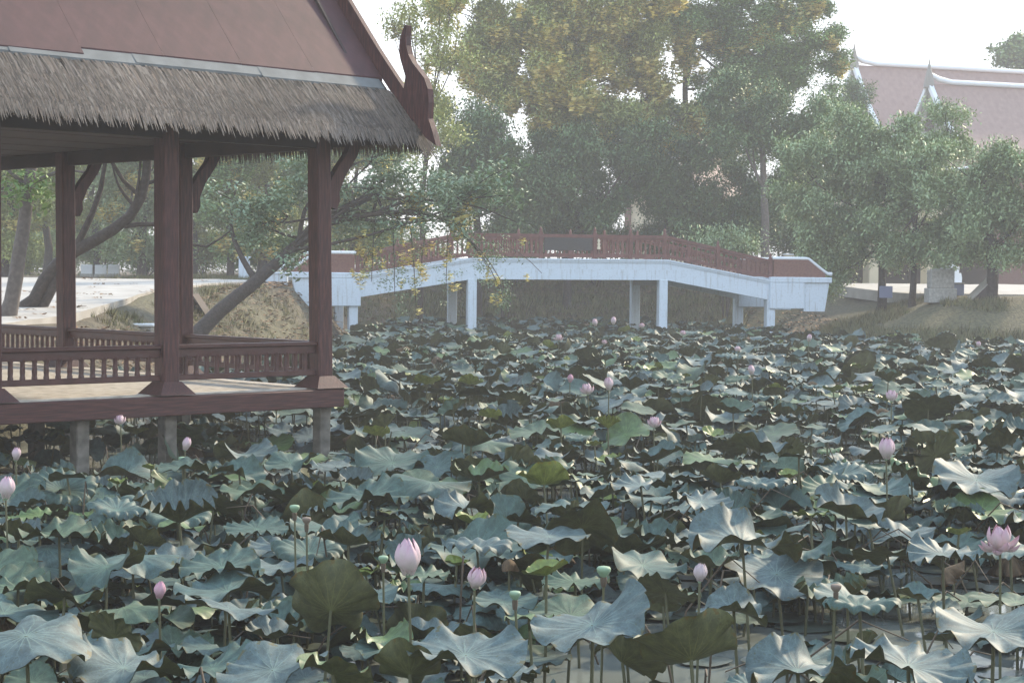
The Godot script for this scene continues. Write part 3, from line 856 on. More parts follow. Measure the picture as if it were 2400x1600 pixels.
func build_trees() -> void:
	make_clumps()
	var behind := "trees behind the footbridge"
	# the golden shower tree over the middle of the bridge, and its neighbours
	tree({"called": "golden_shower_tree", "label": "tall tree full of hanging yellow blossom behind the middle of the footbridge", "d": 82.0, "trunk": [[1330, 640], [1335, 480], [1345, 330], [1360, 200]], "r": 0.3, "gold": 0.75, "tone": "gold", "n": 1.1, "group": behind,
		"blobs": [[1120, 150, 110, 140], [1260, 90, 140, 130], [1420, 60, 150, 120], [1380, 210, 150, 110, -2], [1250, 230, 110, 90, -2], [1300, -70, 190, 90], [1500, -40, 150, 90], [1480, 150, 110, 110], [1350, 300, 90, 60, -2], [1110, 20, 90, 80], [1470, 290, 80, 60], [1530, 210, 60, 60], [1560, 330, 60, 40], [1650, 260, 50, 40]]})
	tree({"called": "leafy_tree", "label": "tall green tree with touches of yellow and sky gaps, right of the golden tree", "d": 85.0, "trunk": [[1612, 640], [1612, 440], [1610, 300], [1606, 170], [1640, 60]], "r": 0.22, "gold": 0.22, "tone": "mid", "group": behind,
		"limbs": [{"r": 0.1, "p": [[1612, 330], [1560, 250], [1520, 200]]}, {"r": 0.09, "p": [[1611, 280], [1680, 210], [1740, 150]]}],
		"blobs": [[1700, 70, 140, 100], [1830, 90, 100, 100], [1610, 60, 110, 90], [1640, -50, 170, 80], [1800, -10, 110, 70], [1880, 180, 75, 80], [1780, 210, 120, 80], [1950, 150, 30, 45], [1910, 20, 40, 50], [1700, 330, 120, 80], [1560, 265, 60, 45], [1690, 170, 80, 50], [1930, 90, 50, 60], [1870, 30, 60, 60], [1930, 250, 50, 60]]})
	tree({"called": "leafy_tree", "label": "dense dark green tree above the left end of the bridge railing", "d": 76.0, "trunk": [[1120, 640], [1118, 540], [1110, 420], [1100, 330]], "r": 0.22, "tone": "dark", "group": behind, "gold": 0.06,
		"blobs": [[1060, 340, 100, 110], [1170, 330, 110, 100], [1130, 440, 130, 90], [1020, 440, 70, 80], [1240, 420, 90, 90], [1180, 510, 100, 50]]})
	tree({"called": "leafy_tree", "label": "dark green bushy tree directly behind the bridge plaque", "d": 78.0, "trunk": [[1330, 640], [1330, 560], [1335, 470]], "r": 0.2, "tone": "dark", "group": behind,
		"blobs": [[1400, 330, 120, 60], [1280, 345, 90, 60], [1500, 330, 70, 50], [1330, 400, 110, 80], [1430, 430, 110, 90], [1300, 490, 100, 60], [1420, 510, 110, 50], [1500, 390, 60, 50]]})
	tree({"called": "leafy_tree", "label": "dark green tree behind the right half of the bridge railing", "d": 79.0, "trunk": [[1560, 640], [1562, 540], [1570, 460]], "r": 0.2, "tone": "dark", "group": behind,
		"blobs": [[1570, 430, 100, 75], [1660, 440, 110, 90], [1600, 510, 110, 55], [1700, 530, 70, 50], [1660, 360, 70, 50]]})
	tree({"called": "leafy_tree", "label": "tall tree with a straight pale trunk rising behind the right end of the bridge", "d": 77.0, "trunk": [[1795, 640], [1794, 520], [1790, 400], [1785, 320]], "r": 0.22, "tone": "dark", "bark": M.pale_bark, "group": behind,
		"blobs": [[1770, 300, 120, 90], [1860, 330, 100, 100], [1820, 430, 100, 80, 3], [1720, 250, 80, 60], [1890, 440, 70, 80, 3], [1760, 480, 60, 70, 5]]})
	tree({"called": "slender_tree", "label": "thin sparse tree with upright twigs against the sky beside the roof finial", "d": 68.0, "trunk": [[985, 640], [990, 500], [1000, 360], [1010, 240]], "r": 0.12, "tone": "gold", "n": 0.28, "limb": 0.035, "gold": 0.12, "group": behind,
		"limbs": [{"r": 0.04, "p": [[1000, 330], [985, 200], [965, 90], [955, -10]]}, {"r": 0.04, "p": [[1005, 300], [1020, 180], [1030, 60], [1025, -40]]}, {"r": 0.03, "p": [[1010, 260], [1060, 150], [1075, 20]]}, {"r": 0.025, "p": [[985, 220], [935, 120], [910, 20]]}],
		"blobs": [[970, 60, 50, 80], [1040, 110, 50, 110], [1020, 260, 60, 80], [1000, 350, 60, 60], [925, 60, 30, 60], [1060, 0, 60, 50], [1000, 200, 40, 50]]})
	# the leaning tree on the left bank, its boughs over the water
	tree({"called": "leaning_tree", "label": "leaning tree on the left bank with twigs trailing in front of the bridge", "d": 48.0, "trunk": [[448, 785, 46.0], [520, 722, 46.5], [600, 660, 47.0], [700, 570, 48.0], [790, 500, 48.0], [880, 455, 48.0]], "r": 0.2, "tone": "blue", "n": 0.5, "leaf": "fine", "limb": 0.05, "gold": 0.1, "size": 0.9,
		"limbs": [{"r": 0.09, "p": [[600, 660, 47.0], [560, 590, 47.5], [540, 520, 48.0], [555, 430, 48.0]]}, {"r": 0.09, "p": [[760, 525], [880, 500], [1000, 500], [1080, 540], [1130, 600]]}, {"r": 0.07, "p": [[700, 570], [720, 480], [800, 400], [900, 360]]}, {"r": 0.05, "p": [[880, 500], [960, 470], [1100, 480], [1210, 520]]}],
		"blobs": [[900, 420, 110, 70], [1020, 430, 100, 70], [840, 500, 80, 60], [960, 510, 80, 50], [1080, 500, 70, 50], [640, 520, 80, 70], [720, 430, 90, 60], [900, 350, 80, 40], [560, 480, 60, 70], [690, 590, 60, 40], [1150, 450, 60, 60]],
		"hang": [[880, 510, 870, 660, 0.02, 26, 0.3], [920, 520, 925, 690, 0.02, 30, 0.35], [960, 520, 975, 720, 0.018, 20, 0.25], [1060, 540, 1150, 640, 0.022, 16, 0.05], [1080, 550, 1190, 690, 0.022, 18, 0.1], [1000, 530, 985, 640, 0.015, 20, 0.4], [900, 540, 845, 640, 0.015, 26, 0.5], [1120, 590, 1200, 760, 0.015, 26, 0.4], [1050, 540, 1045, 680, 0.014, 18, 0.3], [1110, 570, 1270, 640, 0.016, 8, 0.1]]})
	# right side: pale feathery trees on the bank
	var right := "trees on the right bank"
	tree({"called": "bank_tree", "label": "pale green weeping tree beside the right end of the bridge", "d": 67.0, "trunk": [[2066, 722], [2068, 650], [2064, 560], [2050, 450]], "r": 0.16, "tone": "light", "leaf": "fine", "size": 0.85, "n": 1.25, "ragged": 0.42, "group": right,
		"blobs": [[2040, 420, 130, 70], [1960, 480, 90, 80], [1945, 560, 60, 70], [2090, 500, 110, 70], [1950, 350, 90, 70], [1925, 640, 34, 60], [2080, 340, 100, 70], [2010, 570, 80, 45], [2100, 580, 60, 25], [1890, 400, 60, 80]], "hang": [[1920, 560, 1905, 690, 0.015, 30, 0.0], [1940, 580, 1945, 700, 0.015, 36, 0.0], [1960, 570, 1975, 680, 0.015, 24, 0.0]]})
	tree({"called": "bank_tree", "label": "slim tree on the right bank between the blue sign and the stone plinth", "d": 65.0, "trunk": [[2140, 716], [2142, 650], [2145, 560], [2150, 460]], "r": 0.13, "tone": "light", "leaf": "fine", "size": 0.85, "n": 1.25, "ragged": 0.42, "group": right,
		"blobs": [[2160, 335, 110, 45, 4], [2235, 268, 50, 28, 4], [2170, 470, 120, 80], [2120, 570, 70, 40], [2220, 565, 80, 40], [2250, 330, 60, 50, 4], [2170, 390, 90, 50], [2080, 420, 70, 60, 3], [2260, 470, 60, 60, 2]]})
	tree({"called": "bank_tree", "label": "pale tree with a stout trunk at the far right beside the dark ramp", "d": 63.0, "trunk": [[2330, 730], [2327, 660], [2322, 580], [2310, 480]], "r": 0.2, "tone": "light", "leaf": "fine", "size": 0.85, "n": 1.25, "ragged": 0.42, "group": right,
		"blobs": [[2300, 420, 110, 70], [2390, 400, 100, 60], [2280, 510, 100, 60], [2380, 510, 100, 70], [2470, 440, 110, 90], [2360, 590, 80, 30], [2230, 450, 70, 60], [2270, 580, 60, 30], [2440, 560, 90, 50], [2400, 460, 80, 60], [2350, 500, 60, 60]]})
	tree({"called": "conical_tree", "label": "small dark conical treetop in front of the left temple gable", "d": 98.0, "trunk": [[2012, 640], [2012, 450], [2012, 300]], "r": 0.2, "tone": "dark", "deep": 1.0,
		"blobs": [[2010, 215, 28, 35], [2010, 260, 38, 40], [2012, 330, 50, 60]]})
	tree({"called": "distant_tree", "label": "distant hazy treetop above the temple roof at the right edge", "d": 135.0, "trunk": [[2420, 640], [2420, 400], [2410, 200]], "r": 0.3, "tone": "mid", "n": 0.35, "leaf": "broad", "size": 1.3,
		"blobs": [[2385, 110, 45, 30], [2350, 128, 30, 18], [2420, 130, 60, 50], [2400, 160, 60, 25]]})
	# left: the two stems by the path, and the grove behind the pavilion
	tree({"called": "leaning_tree", "label": "grey tree with a straight stem at the left edge behind the pavilion rail", "d": 37.0, "trunk": [[12, 775], [28, 690], [45, 600], [62, 500], [72, 400], [70, 250], [60, 100]], "r": 0.16, "tone": "mid", "n": 0.5, "bark": M.pale_bark,
		"limbs": [{"r": 0.05, "p": [[68, 440], [20, 400], [-40, 330]]}, {"r": 0.05, "p": [[70, 430], [150, 400], [230, 410]]}],
		"blobs": [[30, 150, 150, 90], [150, 120, 130, 80], [-90, 220, 100, 100], [60, 430, 70, 30]]})
	tree({"called": "leaning_tree", "label": "dark twin-stemmed tree curving right across the pale path behind the pavilion", "d": 41.0, "trunk": [[45, 765], [85, 700], [115, 640], [165, 595], [250, 548], [310, 500], [335, 440], [345, 370], [350, 260]], "r": 0.17, "tone": "mid", "n": 0.45,
		"limbs": [{"r": 0.13, "p": [[72, 770], [100, 715], [135, 650], [170, 590], [215, 500], [240, 420], [250, 320]]}, {"r": 0.06, "p": [[290, 530], [340, 525], [400, 535], [470, 580], [540, 540]]}, {"r": 0.05, "p": [[320, 490], [280, 440], [260, 380]]}, {"r": 0.05, "p": [[338, 430], [370, 420], [410, 380]]}, {"r": 0.06, "p": [[80, 728], [100, 745], [125, 765]]}],
		"blobs": [[250, 180, 150, 80], [400, 200, 140, 90], [330, 330, 90, 50], [550, 230, 130, 80]]})
	var grove := "trees of the grove behind the pavilion"
	var tones := ["gold", "gold", "mid", "light", "gold", "mid", "gold", "mid", "gold", "mid", "gold", "mid"]
	var names := ["leftmost grove tree seen past the grey stem", "grove tree between the grey stem and the left rear post", "yellowish grove tree just right of the left rear post", "grove tree with bright yellow blossom left of the front post", "pale grove tree just right of the paired posts", "grove tree in the middle of the right pavilion bay", "grove tree with yellow blossom above the leaning trunk", "dark grove tree just left of the corner post", "grove tree right of the corner post above the bridge end", "tall dim tree at the back of the grove, far left", "tall dim tree at the back of the grove behind the front post", "tall dim tree at the back of the grove behind the corner post"]
	var gx := [10, 110, 225, 330, 450, 540, 610, 700, 820, 60, 340, 640]
	for k in gx.size():
		var d := 74.0 + (k * 7 % 5) * 4.0 if k < 9 else 105.0
		var x: float = gx[k]
		var big := 1.0 if k < 9 else 1.25
		tree({"called": "grove_tree", "label": names[k], "d": d, "trunk": [[x, 645], [x + rng.randf_range(-10, 10), 560], [x + rng.randf_range(-22, 22), 470], [x + rng.randf_range(-25, 25), 380]], "r": rng.randf_range(0.14, 0.24), "tone": tones[k], "gold": 0.35 if k in [2, 3, 6, 8] else 0.12, "n": 1.15, "group": grove,
			"blobs": [[x - 30, 400, 80 * big, 60], [x + 45, 360, 80 * big, 60], [x + 10, 290, 110, 60], [x - 40, 500, 60 * big, 45], [x + 40, 480, 60 * big, 50], [x, 570, 55 * big, 30] if k % 3 != 1 else [x, 440, 60, 50]]})
	# low planting
	for s in [[1200, 560, 90, 35, 79.0, "dark", "dark clipped shrub behind the left part of the bridge railing"], [1300, 530, 90, 50, 82.0, "dark", "tall dark shrub behind the bridge between plaque and left slope"], [1640, 540, 90, 50, 84.0, "dark", "tall dark shrub behind the right slope of the bridge"], [1400, 565, 90, 30, 80.0, "dark", "dark shrub behind the plaque of the bridge"], [1560, 560, 90, 34, 80.0, "dark", "dark shrub behind the right part of the bridge railing"], [1700, 575, 70, 32, 74.0, "light", "light green bush at the foot of the pale trunk"], [1760, 520, 70, 60, 86.0, "dark", "dark bush left of the pale trunk behind the bridge"], [1840, 510, 70, 70, 88.0, "dark", "dark bush right of the pale trunk behind the bridge"], [1905, 560, 70, 50, 84.0, "dark", "dark bush behind the right parapet of the bridge"], [960, 590, 80, 40, 78.0, "mid", "green bush behind the left slope of the bridge"], [860, 560, 80, 50, 80.0, "mid", "green bush behind the left parapet of the bridge"], [600, 590, 80, 40, 84.0, "mid", "low shrub behind the leaning trunk"], [20, 590, 90, 40, 86.0, "gold", "leafy bush at the far left beyond the path"], [130, 575, 80, 50, 92.0, "light", "pale bush beyond the path left of the rear post"], [240, 570, 90, 50, 96.0, "mid", "tall bush beyond the path behind the wall panels"], [480, 580, 90, 50, 90.0, "gold", "yellowish bush just right of the paired posts"], [690, 580, 80, 45, 88.0, "mid", "leafy bush just left of the corner post"], [350, 590, 80, 40, 82.0, "mid", "low shrub behind the path left of the front post"], [1180, 600, 60, 30, 72.0, "dark", "dark shrub seen over the left ramp of the bridge"]]:
		var p := at_px(s[0], 640, s[4])
		var base := Vector3(p.x, ground_y(p.x, s[4]), p.z)
		var t := thing("shrub", s[6], "shrub", base, 0.0, "shrubs behind the bridge and path")
		var ctr := at_px(s[0], s[1], s[4]) - base
		var b := MB.new()
		for k in 5:
			b.tube(curve(Vector3(rng.randfn(0, 0.1), -0.1, rng.randfn(0, 0.1)), ctr + Vector3(rng.randfn(0, 0.6), rng.randfn(0, 0.2), rng.randfn(0, 0.4)), Vector3.ZERO, 4), tapered(0.04, 0.012, 4), 5)
		put("stem", b.mesh(M.bark), t)
		var xf := []
		var m2p: float = s[4] / F
		for k in int(s[2] * s[3] * m2p * m2p * 300.0) + 60:
			var o := Vector3(rng.randfn(0, 0.5) * s[2], rng.randfn(0, 0.5) * s[3], rng.randfn(0, 0.4) * s[2]) * m2p
			xf.push_back(Transform3D(Basis(Vector3.UP, rng.randf() * TAU).scaled(Vector3.ONE * rng.randf_range(0.8, 1.3)), ctr + o))
		scatter(t, "foliage", "fine", M.foliage[s[5]], xf, 0.2)

# ---------------------------------------------------------------- lotus
func blade(par: Dictionary, segs: int, rings: int, top: Material, under: Material) -> ArrayMesh:
	# a lotus leaf of radius 1: its rim rises, dips and ripples; the underside is a face of its own
	var b := MB.new()
	var half := segs * 2
	for k in half:
		var a := TAU * k / half
		var p := Vector2.ZERO
		var out: float = 1.0 + 0.05 * cos(3.0 * a + par.p3) + 0.035 * cos(5.0 * a + par.p2) + 0.02 * sin(9.0 * a + par.p3)
		for r in rings + 1:
			var t := float(r) / rings
			if r > 0:
				var tm := (r - 0.5) / rings
				var al: float = par.a0 + par.a1 * tm + par.w2 * tm * cos(2.0 * a + par.p2) + par.w3 * tm * cos(3.0 * a + par.p3) + par.rip * pow(tm, 2.5) * sin(par.nr * a + 2.0 * sin(a + par.p2) + par.p3) + par.get("curl", 0.0) * pow(tm, 5.0) + par.get("crimp", 0.0) * pow(tm, 4.0) * sin(round(par.nr * 1.6) * a + par.p2 * 3.0)
				p += Vector2(cos(al), sin(al)) * out / rings
			var rib: float = 0.010 * cos(20.0 * a) * t * (1.3 - t * 0.4)
			b.add(Vector3(cos(a) * p.x, p.y + rib, sin(a) * p.x), Vector3.UP, Vector2(0.5 + 0.49 * t * cos(a), 0.5 + 0.49 * t * sin(a)))
	for k in half:
		var k2 := (k + 1) % half
		for r in rings:
			var q := k * (rings + 1) + r; var e := k2 * (rings + 1) + r
			if r > 0: b.i.append_array(PackedInt32Array([q, q + 1, e]))
			b.i.append_array(PackedInt32Array([e, q + 1, e + 1]))
	b.smooth_from(0, 0)
	var cn := Vector3.ZERO
	for k in half: cn += b.n[k * (rings + 1)]
	for k in half: b.n[k * (rings + 1)] = Vector3.UP
	var o := MB.new()
	for k in b.v.size():
		if b.n[k].dot(Vector3.UP) < -0.8: pass
		o.add(b.v[k] - b.n[k] * 0.012, -b.n[k], b.u[k])
	for k in range(0, b.i.size(), 3):
		o.i.append_array(PackedInt32Array([b.i[k], b.i[k + 2], b.i[k + 1]]))
	var m := ArrayMesh.new()
	m.add_surface_from_arrays(Mesh.PRIMITIVE_TRIANGLES, b.arrays()); m.surface_set_material(0, top)
	m.add_surface_from_arrays(Mesh.PRIMITIVE_TRIANGLES, o.arrays()); m.surface_set_material(1, under)
	return m

const SHAPES := {
	"wavy": {"a0": 0.08, "a1": 0.04, "w2": 0.30, "w3": 0.2, "rip": 0.28, "nr": 10.0},
	"flat": {"a0": 0.05, "a1": 0.0, "w2": 0.14, "w3": 0.1, "rip": 0.16, "nr": 9.0},
	"cupped": {"a0": 0.24, "a1": 0.42, "w2": 0.16, "w3": 0.15, "rip": 0.32, "nr": 8.0},
	"funnel": {"a0": 0.55, "a1": 0.3, "w2": 0.2, "w3": 0.2, "rip": 0.55, "nr": 11.0},
	"folded": {"a0": 0.1, "a1": 0.05, "w2": 0.8, "w3": 0.15, "rip": 0.3, "nr": 8.0},
	"drooping": {"a0": 0.06, "a1": -0.5, "w2": 0.22, "w3": 0.25, "rip": 0.28, "nr": 9.0},
	"rolled": {"a0": 0.2, "a1": 0.35, "w2": 0.1, "w3": 0.1, "rip": 0.4, "nr": 13.0, "curl": -2.2},
	"withered": {"a0": -0.2, "a1": -1.5, "w2": 0.5, "w3": 0.5, "rip": 0.9, "nr": 7.0},
}
var blades := {}
func get_blade(shape: String, variant: int, near: bool, top: Material, under: Material) -> ArrayMesh:
	var key := "%s%d%s%d" % [shape, variant, near, top.get_instance_id()]
	if not blades.has(key):
		var r2 := RandomNumberGenerator.new()
		r2.seed = hash(shape) + variant * 77
		var p: Dictionary = SHAPES[shape].duplicate()
		p["p2"] = r2.randf() * TAU; p["p3"] = r2.randf() * TAU
		p["w2"] *= r2.randf_range(0.7, 1.3); p["w3"] *= r2.randf_range(0.5, 1.5); p["rip"] *= r2.randf_range(0.6, 1.3)
		p["nr"] += r2.randi_range(-4, 5)
		p["crimp"] = r2.randf_range(0.15, 0.5) if near else 0.15
		p["variants"] = 0
		blades[key] = blade(p, 36 if near else 18, 9 if near else 6, top, under)
	return blades[key]

func stalk_mesh() -> ArrayMesh:
	var b := MB.new()
	b.tube([Vector3(0, 0, 0), Vector3(0.01, 0.3, 0.006), Vector3(0.012, 0.6, -0.004), Vector3(0.004, 0.85, 0.0), Vector3(0, 1.0, 0)], [1.1, 1.0, 0.95, 0.9, 0.9].map(func(q): return q * 0.011), 6)
	return b.mesh(M.stalk)

func stalk_xf(from: Vector3, to: Vector3, thick := 1.0) -> Transform3D:
	var y := to - from
	var x := y.cross(Vector3(0.3, 0.1, 0.9)).normalized()
	var z := x.cross(y).normalized()
	return Transform3D(Basis(x * thick, y, z * thick), from)

var anchors := []      # [px, py, phrase] that labels can point to
var leaf_jobs := []    # the leaves that are things of their own
func where_words(p: Vector2) -> String:
	var best := 1e9; var w := ""
	for a in anchors:
		var v := Vector2(a[0], a[1])
		var q := p - v
		var dd := q.length()
		if dd < best:
			best = dd
			if abs(q.x) > abs(q.y) * 1.2:
				w = ("left of the " if q.x < 0.0 else "right of the ") + a[2]
			else:
				w = ("behind the " if q.y < 0.0 else "in front of the ") + a[2]
	return w

const ORDINAL := ["nearest", "second nearest", "third nearest", "fourth nearest", "fifth nearest", "sixth nearest", "seventh nearest", "eighth nearest", "ninth nearest", "tenth nearest", "eleventh nearest", "twelfth nearest"]
const SHAPE_WORD := {"wavy": "wavy-rimmed", "flat": "flat", "cupped": "cupped", "funnel": "funnel-shaped", "folded": "folded", "drooping": "drooping", "rolled": "rolled-rim", "withered": "withered"}

func place_leaf(j: Dictionary, stalk: Mesh, label: String) -> void:
	var foot: Vector3 = j.foot
	var t := thing("lotus_leaf", label, "lotus leaf", foot, 0.0, "lotus leaves of the near pond")
	var top: Vector3 = j.top - foot
	put("stalk", stalk, t, stalk_xf(Vector3(0, -0.3, 0), top, j.get("thick", 1.0)))
	var m: Material = M.lotus_tops[j.tone] if j.tone < 4 else [M.young_top, M.fresh_top, M.dead_top][j.tone - 4]
	var u: Material = M.young_under if j.tone == 4 else (M.dead_top if j.tone == 6 else M.lotus_under)
	put("blade", get_blade(j.shape, j.variant, true, m, u), t, Transform3D(j.basis.scaled(Vector3.ONE * j.r), top))

func build_lotus() -> void:
	var stalk := stalk_mesh()
	anchors = [[955, 1300, "large pink bud"], [1112, 1350, "half-open pink lotus"], [2345, 1260, "open pink lotus"], [2078, 1048, "tall right-hand pink bud"], [15, 1140, "left-edge pink bud"], [372, 1385, "deep pink low-left bud"], [690, 1195, "round pale seed pod"], [1425, 1000, "bright yellow-green leaves"], [1640, 1335, "withered pink bloom"], [1415, 1347, "seed pod right of centre"], [1900, 1205, "yellow-green cupped leaf"], [433, 1040, "bud by the concrete pile"], [1533, 988, "pink bloom in mid-pond"], [400, 1560, "bottom left corner leaves"], [1500, 1560, "bottom edge of the pond"], [2200, 1540, "bottom right corner"]]
	# leaves that stand out in the photograph: px, py, width in px, height over water, shape, tilt towards the viewer, tilt to the right, tone
	var chosen := [
		[420, 1225, 225, 0.75, "funnel", 28, 0, 2], [1090, 1535, 300, 0.8, "wavy", 10, 0, 2], [1740, 1270, 270, 0.85, "folded", 8, 10, 2], [1820, 1345, 240, 0.5, "flat", 30, 5, 2],
		[2015, 1425, 200, 0.75, "rolled", -4, 0, 1], [775, 1430, 240, 0.7, "cupped", -62, 4, 0], [1390, 1465, 300, 0.9, "wavy", 16, -16, 2], [1620, 1545, 270, 0.8, "cupped", -40, -8, 3],
		[780, 1580, 190, 0.8, "folded", -30, 20, 5], [60, 1490, 330, 0.95, "drooping", 16, 0, 2], [290, 1565, 260, 0.75, "folded", 10, 10, 2], [1275, 1135, 135, 0.75, "cupped", -30, 0, 4],
		[1315, 1003, 80, 0.85, "cupped", -22, 0, 4], [1425, 1003, 75, 0.85, "funnel", -14, 0, 4], [1148, 978, 58, 0.8, "cupped", -30, 0, 4], [1900, 1205, 80, 0.85, "flat", -14, 0, 4],
		[1365, 1235, 190, 0.8, "drooping", -48, 0, 3], [920, 1085, 200, 0.6, "wavy", 26, 0, 1], [2290, 1125, 210, 0.8, "wavy", 24, 0, 2], [1120, 1285, 230, 0.55, "wavy", 30, -8, 1],
		[1010, 1130, 190, 0.7, "drooping", 4, 4, 1], [860, 1165, 200, 0.65, "wavy", 14, -6, 1], [640, 1570, 260, 0.7, "wavy", 14, -10, 2], [1690, 1130, 110, 0.7, "cupped", -26, 6, 5],
		[1240, 1450, 120, 0.6, "flat", -10, 0, 5], [560, 1110, 130, 0.75, "folded", 20, 16, 1], [680, 1085, 130, 0.75, "wavy", 16, -8, 1], [960, 1580, 190, 0.7, "cupped", -46, 0, 3],
		[1180, 1410, 160, 0.45, "flat", 8, 0, 1], [1720, 1430, 170, 0.6, "folded", 14, 8, 2], [1900, 1290, 150, 0.65, "folded", -10, -14, 1], [2210, 1300, 170, 0.7, "wavy", 12, 0, 2],
		[2130, 1560, 300, 0.8, "wavy", 12, 10, 2], [1870, 1570, 260, 0.75, "folded", 8, 0, 2], [2330, 1480, 280, 0.85, "wavy", 16, 0, 2], [250, 1330, 190, 0.7, "folded", 14, -10, 1],
		[520, 1330, 200, 0.65, "wavy", 14, 0, 1], [150, 1400, 190, 0.7, "wavy", -22, 0, 3], [1560, 1390, 170, 0.6, "flat", -30, 10, 3], [2080, 1300, 160, 0.6, "flat", -20, 0, 3],
		[760, 1240, 170, 0.6, "wavy", 12, 0, 1], [600, 1240, 150, 0.55, "flat", 14, 0, 1], [1000, 900, 70, 0.9, "cupped", -20, 0, 4], [1100, 900, 60, 0.9, "cupped", -24, 0, 4], [880, 1020, 70, 0.7, "cupped", -24, 0, 4]]
	var taken := []
	var cellmap := {}
	for c in chosen:
		var drop: float = EYE - c[3]
		var dir := at_px(c[0], c[1], 1.0) - Vector3(0, EYE, 0)
		var top := Vector3(0, EYE, 0) + dir * (drop / -dir.y)
		var r: float = c[2] * 0.5 * (-top.z) / F
		leaf_jobs.push_back({"top": top, "r": clamp(r, 0.14, 0.42), "shape": c[4], "variant": rng.randi() % 3, "tone": c[7], "basis": Basis(Vector3.RIGHT, deg_to_rad(c[5] * (0.55 if c[5] > 0 else 0.9))) * Basis(Vector3.BACK, deg_to_rad(-c[6])) * Basis(Vector3.UP, rng.randf() * TAU), "foot": Vector3(top.x + rng.randfn(0, 0.07), 0, top.z + rng.randfn(0, 0.07)), "own": true})
		taken.push_back(top)
	# the rest of the pond: leaves on a loose scatter, thinner where the photograph shows open water
	var kinds := ["wavy", "wavy", "flat", "flat", "cupped", "folded", "drooping", "wavy", "wavy", "flat", "funnel", "rolled"]
	var far_jobs := []
	var float_jobs := []
	var d := 6.4
	while d < 75.0:
		var step := 0.29 if d < 12.0 else (0.33 if d < 20.0 else 0.4)
		var half: float = d * 0.275 + 2.4
		var x := -half + rng.randf() * 0.3
		while x < half:
			var px := x + rng.randf_range(-0.2, 0.2); var pd := d + rng.randf_range(-0.2, 0.2)
			x += step
			if shore_dist(px, pd) > -0.25: continue
			# not where the pavilion's posts and floor stand, except low leaves beneath it
			var lp := Vector3(px + 2.45, 0, -pd + 24.0).rotated(Vector3.UP, -deg_to_rad(44.0))
			var under := lp.x < 0.45 and lp.x > -9.0 and lp.z < 0.45 and lp.z > -10.5
			if under and rng.randf() < 0.55: continue
			var open := noise.get_noise_2d(px * 5.0 + 40.0, pd * 2.6) + (0.16 if px > 0.03 * pd and pd < 22.0 else -0.12)
			if pd > 26.0: open -= 0.12
			if rng.randf() < 0.3:
				float_jobs.push_back([px + rng.randfn(0, 0.2), pd + rng.randfn(0, 0.2), rng.randf_range(0.14, 0.27)])
			if open > 0.2 and rng.randf() < 0.72: continue
			if rng.randf() < 0.06: continue
			var y: float = clamp(rng.randfn(0.40, 0.17) + clamp((pd - 14.0) * 0.008, 0.0, 0.24), 0.08, 0.95)
			if under: y = min(y, 0.5)
			if lp.z > 0.3 and lp.z < 2.6 and lp.x < 0.6 and lp.x > -9.0:
				if rng.randf() < 0.5: continue
				y = min(y, 0.24 + 0.16 * lp.z)
			var top := Vector3(px, y, -pd)
			var clash := false
			for q in taken:
				if Vector2(q.x - px, (q.z + pd) * 0.6).length() < 0.3: clash = true; break
			if clash: continue
			var r := (0.14 if pd < 14.0 else 0.17) + 0.19 * pow(rng.randf(), 1.2)
			var sh: String = kinds[rng.randi() % kinds.size()]
			var tone := rng.randi() % 4
			var roll := rng.randf()
			if roll < 0.045: tone = 4; r *= 0.6; sh = "cupped"
			elif roll < 0.12: tone = 5
			elif roll < 0.145: tone = 6; sh = "withered"; r *= 0.8
			var tilt := deg_to_rad(rng.randfn(1.0, 12.0))
			if rng.randf() < 0.09: tilt = deg_to_rad(rng.randf_range(-65.0, -30.0))
			var bs := Basis(Vector3.UP, rng.randfn(0.0, 0.9)) * Basis(Vector3.RIGHT, tilt) * Basis(Vector3.UP, rng.randf() * TAU)
			var job := {"top": top, "r": r, "shape": sh, "variant": rng.randi() % 4, "tone": tone, "basis": bs, "foot": Vector3(px + rng.randfn(0, 0.09), 0, -pd + rng.randfn(0, 0.09))}
			var s := px_of(top)
			if s.x > -40 and s.x < 2440 and s.y < 1660 and pd < 22.0:
				leaf_jobs.push_back(job)
			else:
				far_jobs.push_back(job)
		d += step
	for k in 900:
		var pd := 7.0 + 13.0 * pow(rng.randf(), 0.75)
		var px := rng.randf_range(-1.0, 1.0) * (pd * 0.28 + 1.0)
		if px > 0.02 * pd and noise.get_noise_2d(px * 5.0 + 40.0, pd * 2.6) > 0.1: continue
		var lp := Vector3(px + 2.45, 0, -pd + 24.0).rotated(Vector3.UP, -deg_to_rad(44.0))
		if lp.x < 0.5 and lp.z < 1.6: continue
		var top := Vector3(px, rng.randf_range(0.06, 0.32), -pd)
		var bs := Basis(Vector3.RIGHT, deg_to_rad(rng.randfn(0.0, 9.0))) * Basis(Vector3.UP, rng.randf() * TAU)
		far_jobs.push_back({"top": top, "r": rng.randf_range(0.13, 0.27), "shape": ["flat", "wavy", "wavy", "flat", "drooping", "folded"][rng.randi() % 6], "variant": rng.randi() % 4, "tone": rng.randi() % 4 if rng.randf() < 0.9 else 5, "basis": bs, "foot": Vector3(px + rng.randfn(0, 0.05), 0, -pd)})
	# the 300 that show largest are things; all others are one mass
	leaf_jobs.sort_custom(func(a, b): return (a.r / -a.top.z + (9.0 if a.has("own") else 0.0)) > (b.r / -b.top.z + (9.0 if b.has("own") else 0.0)))
	while leaf_jobs.size() > 290:
		far_jobs.push_back(leaf_jobs.pop_back())
	var by_label := {}
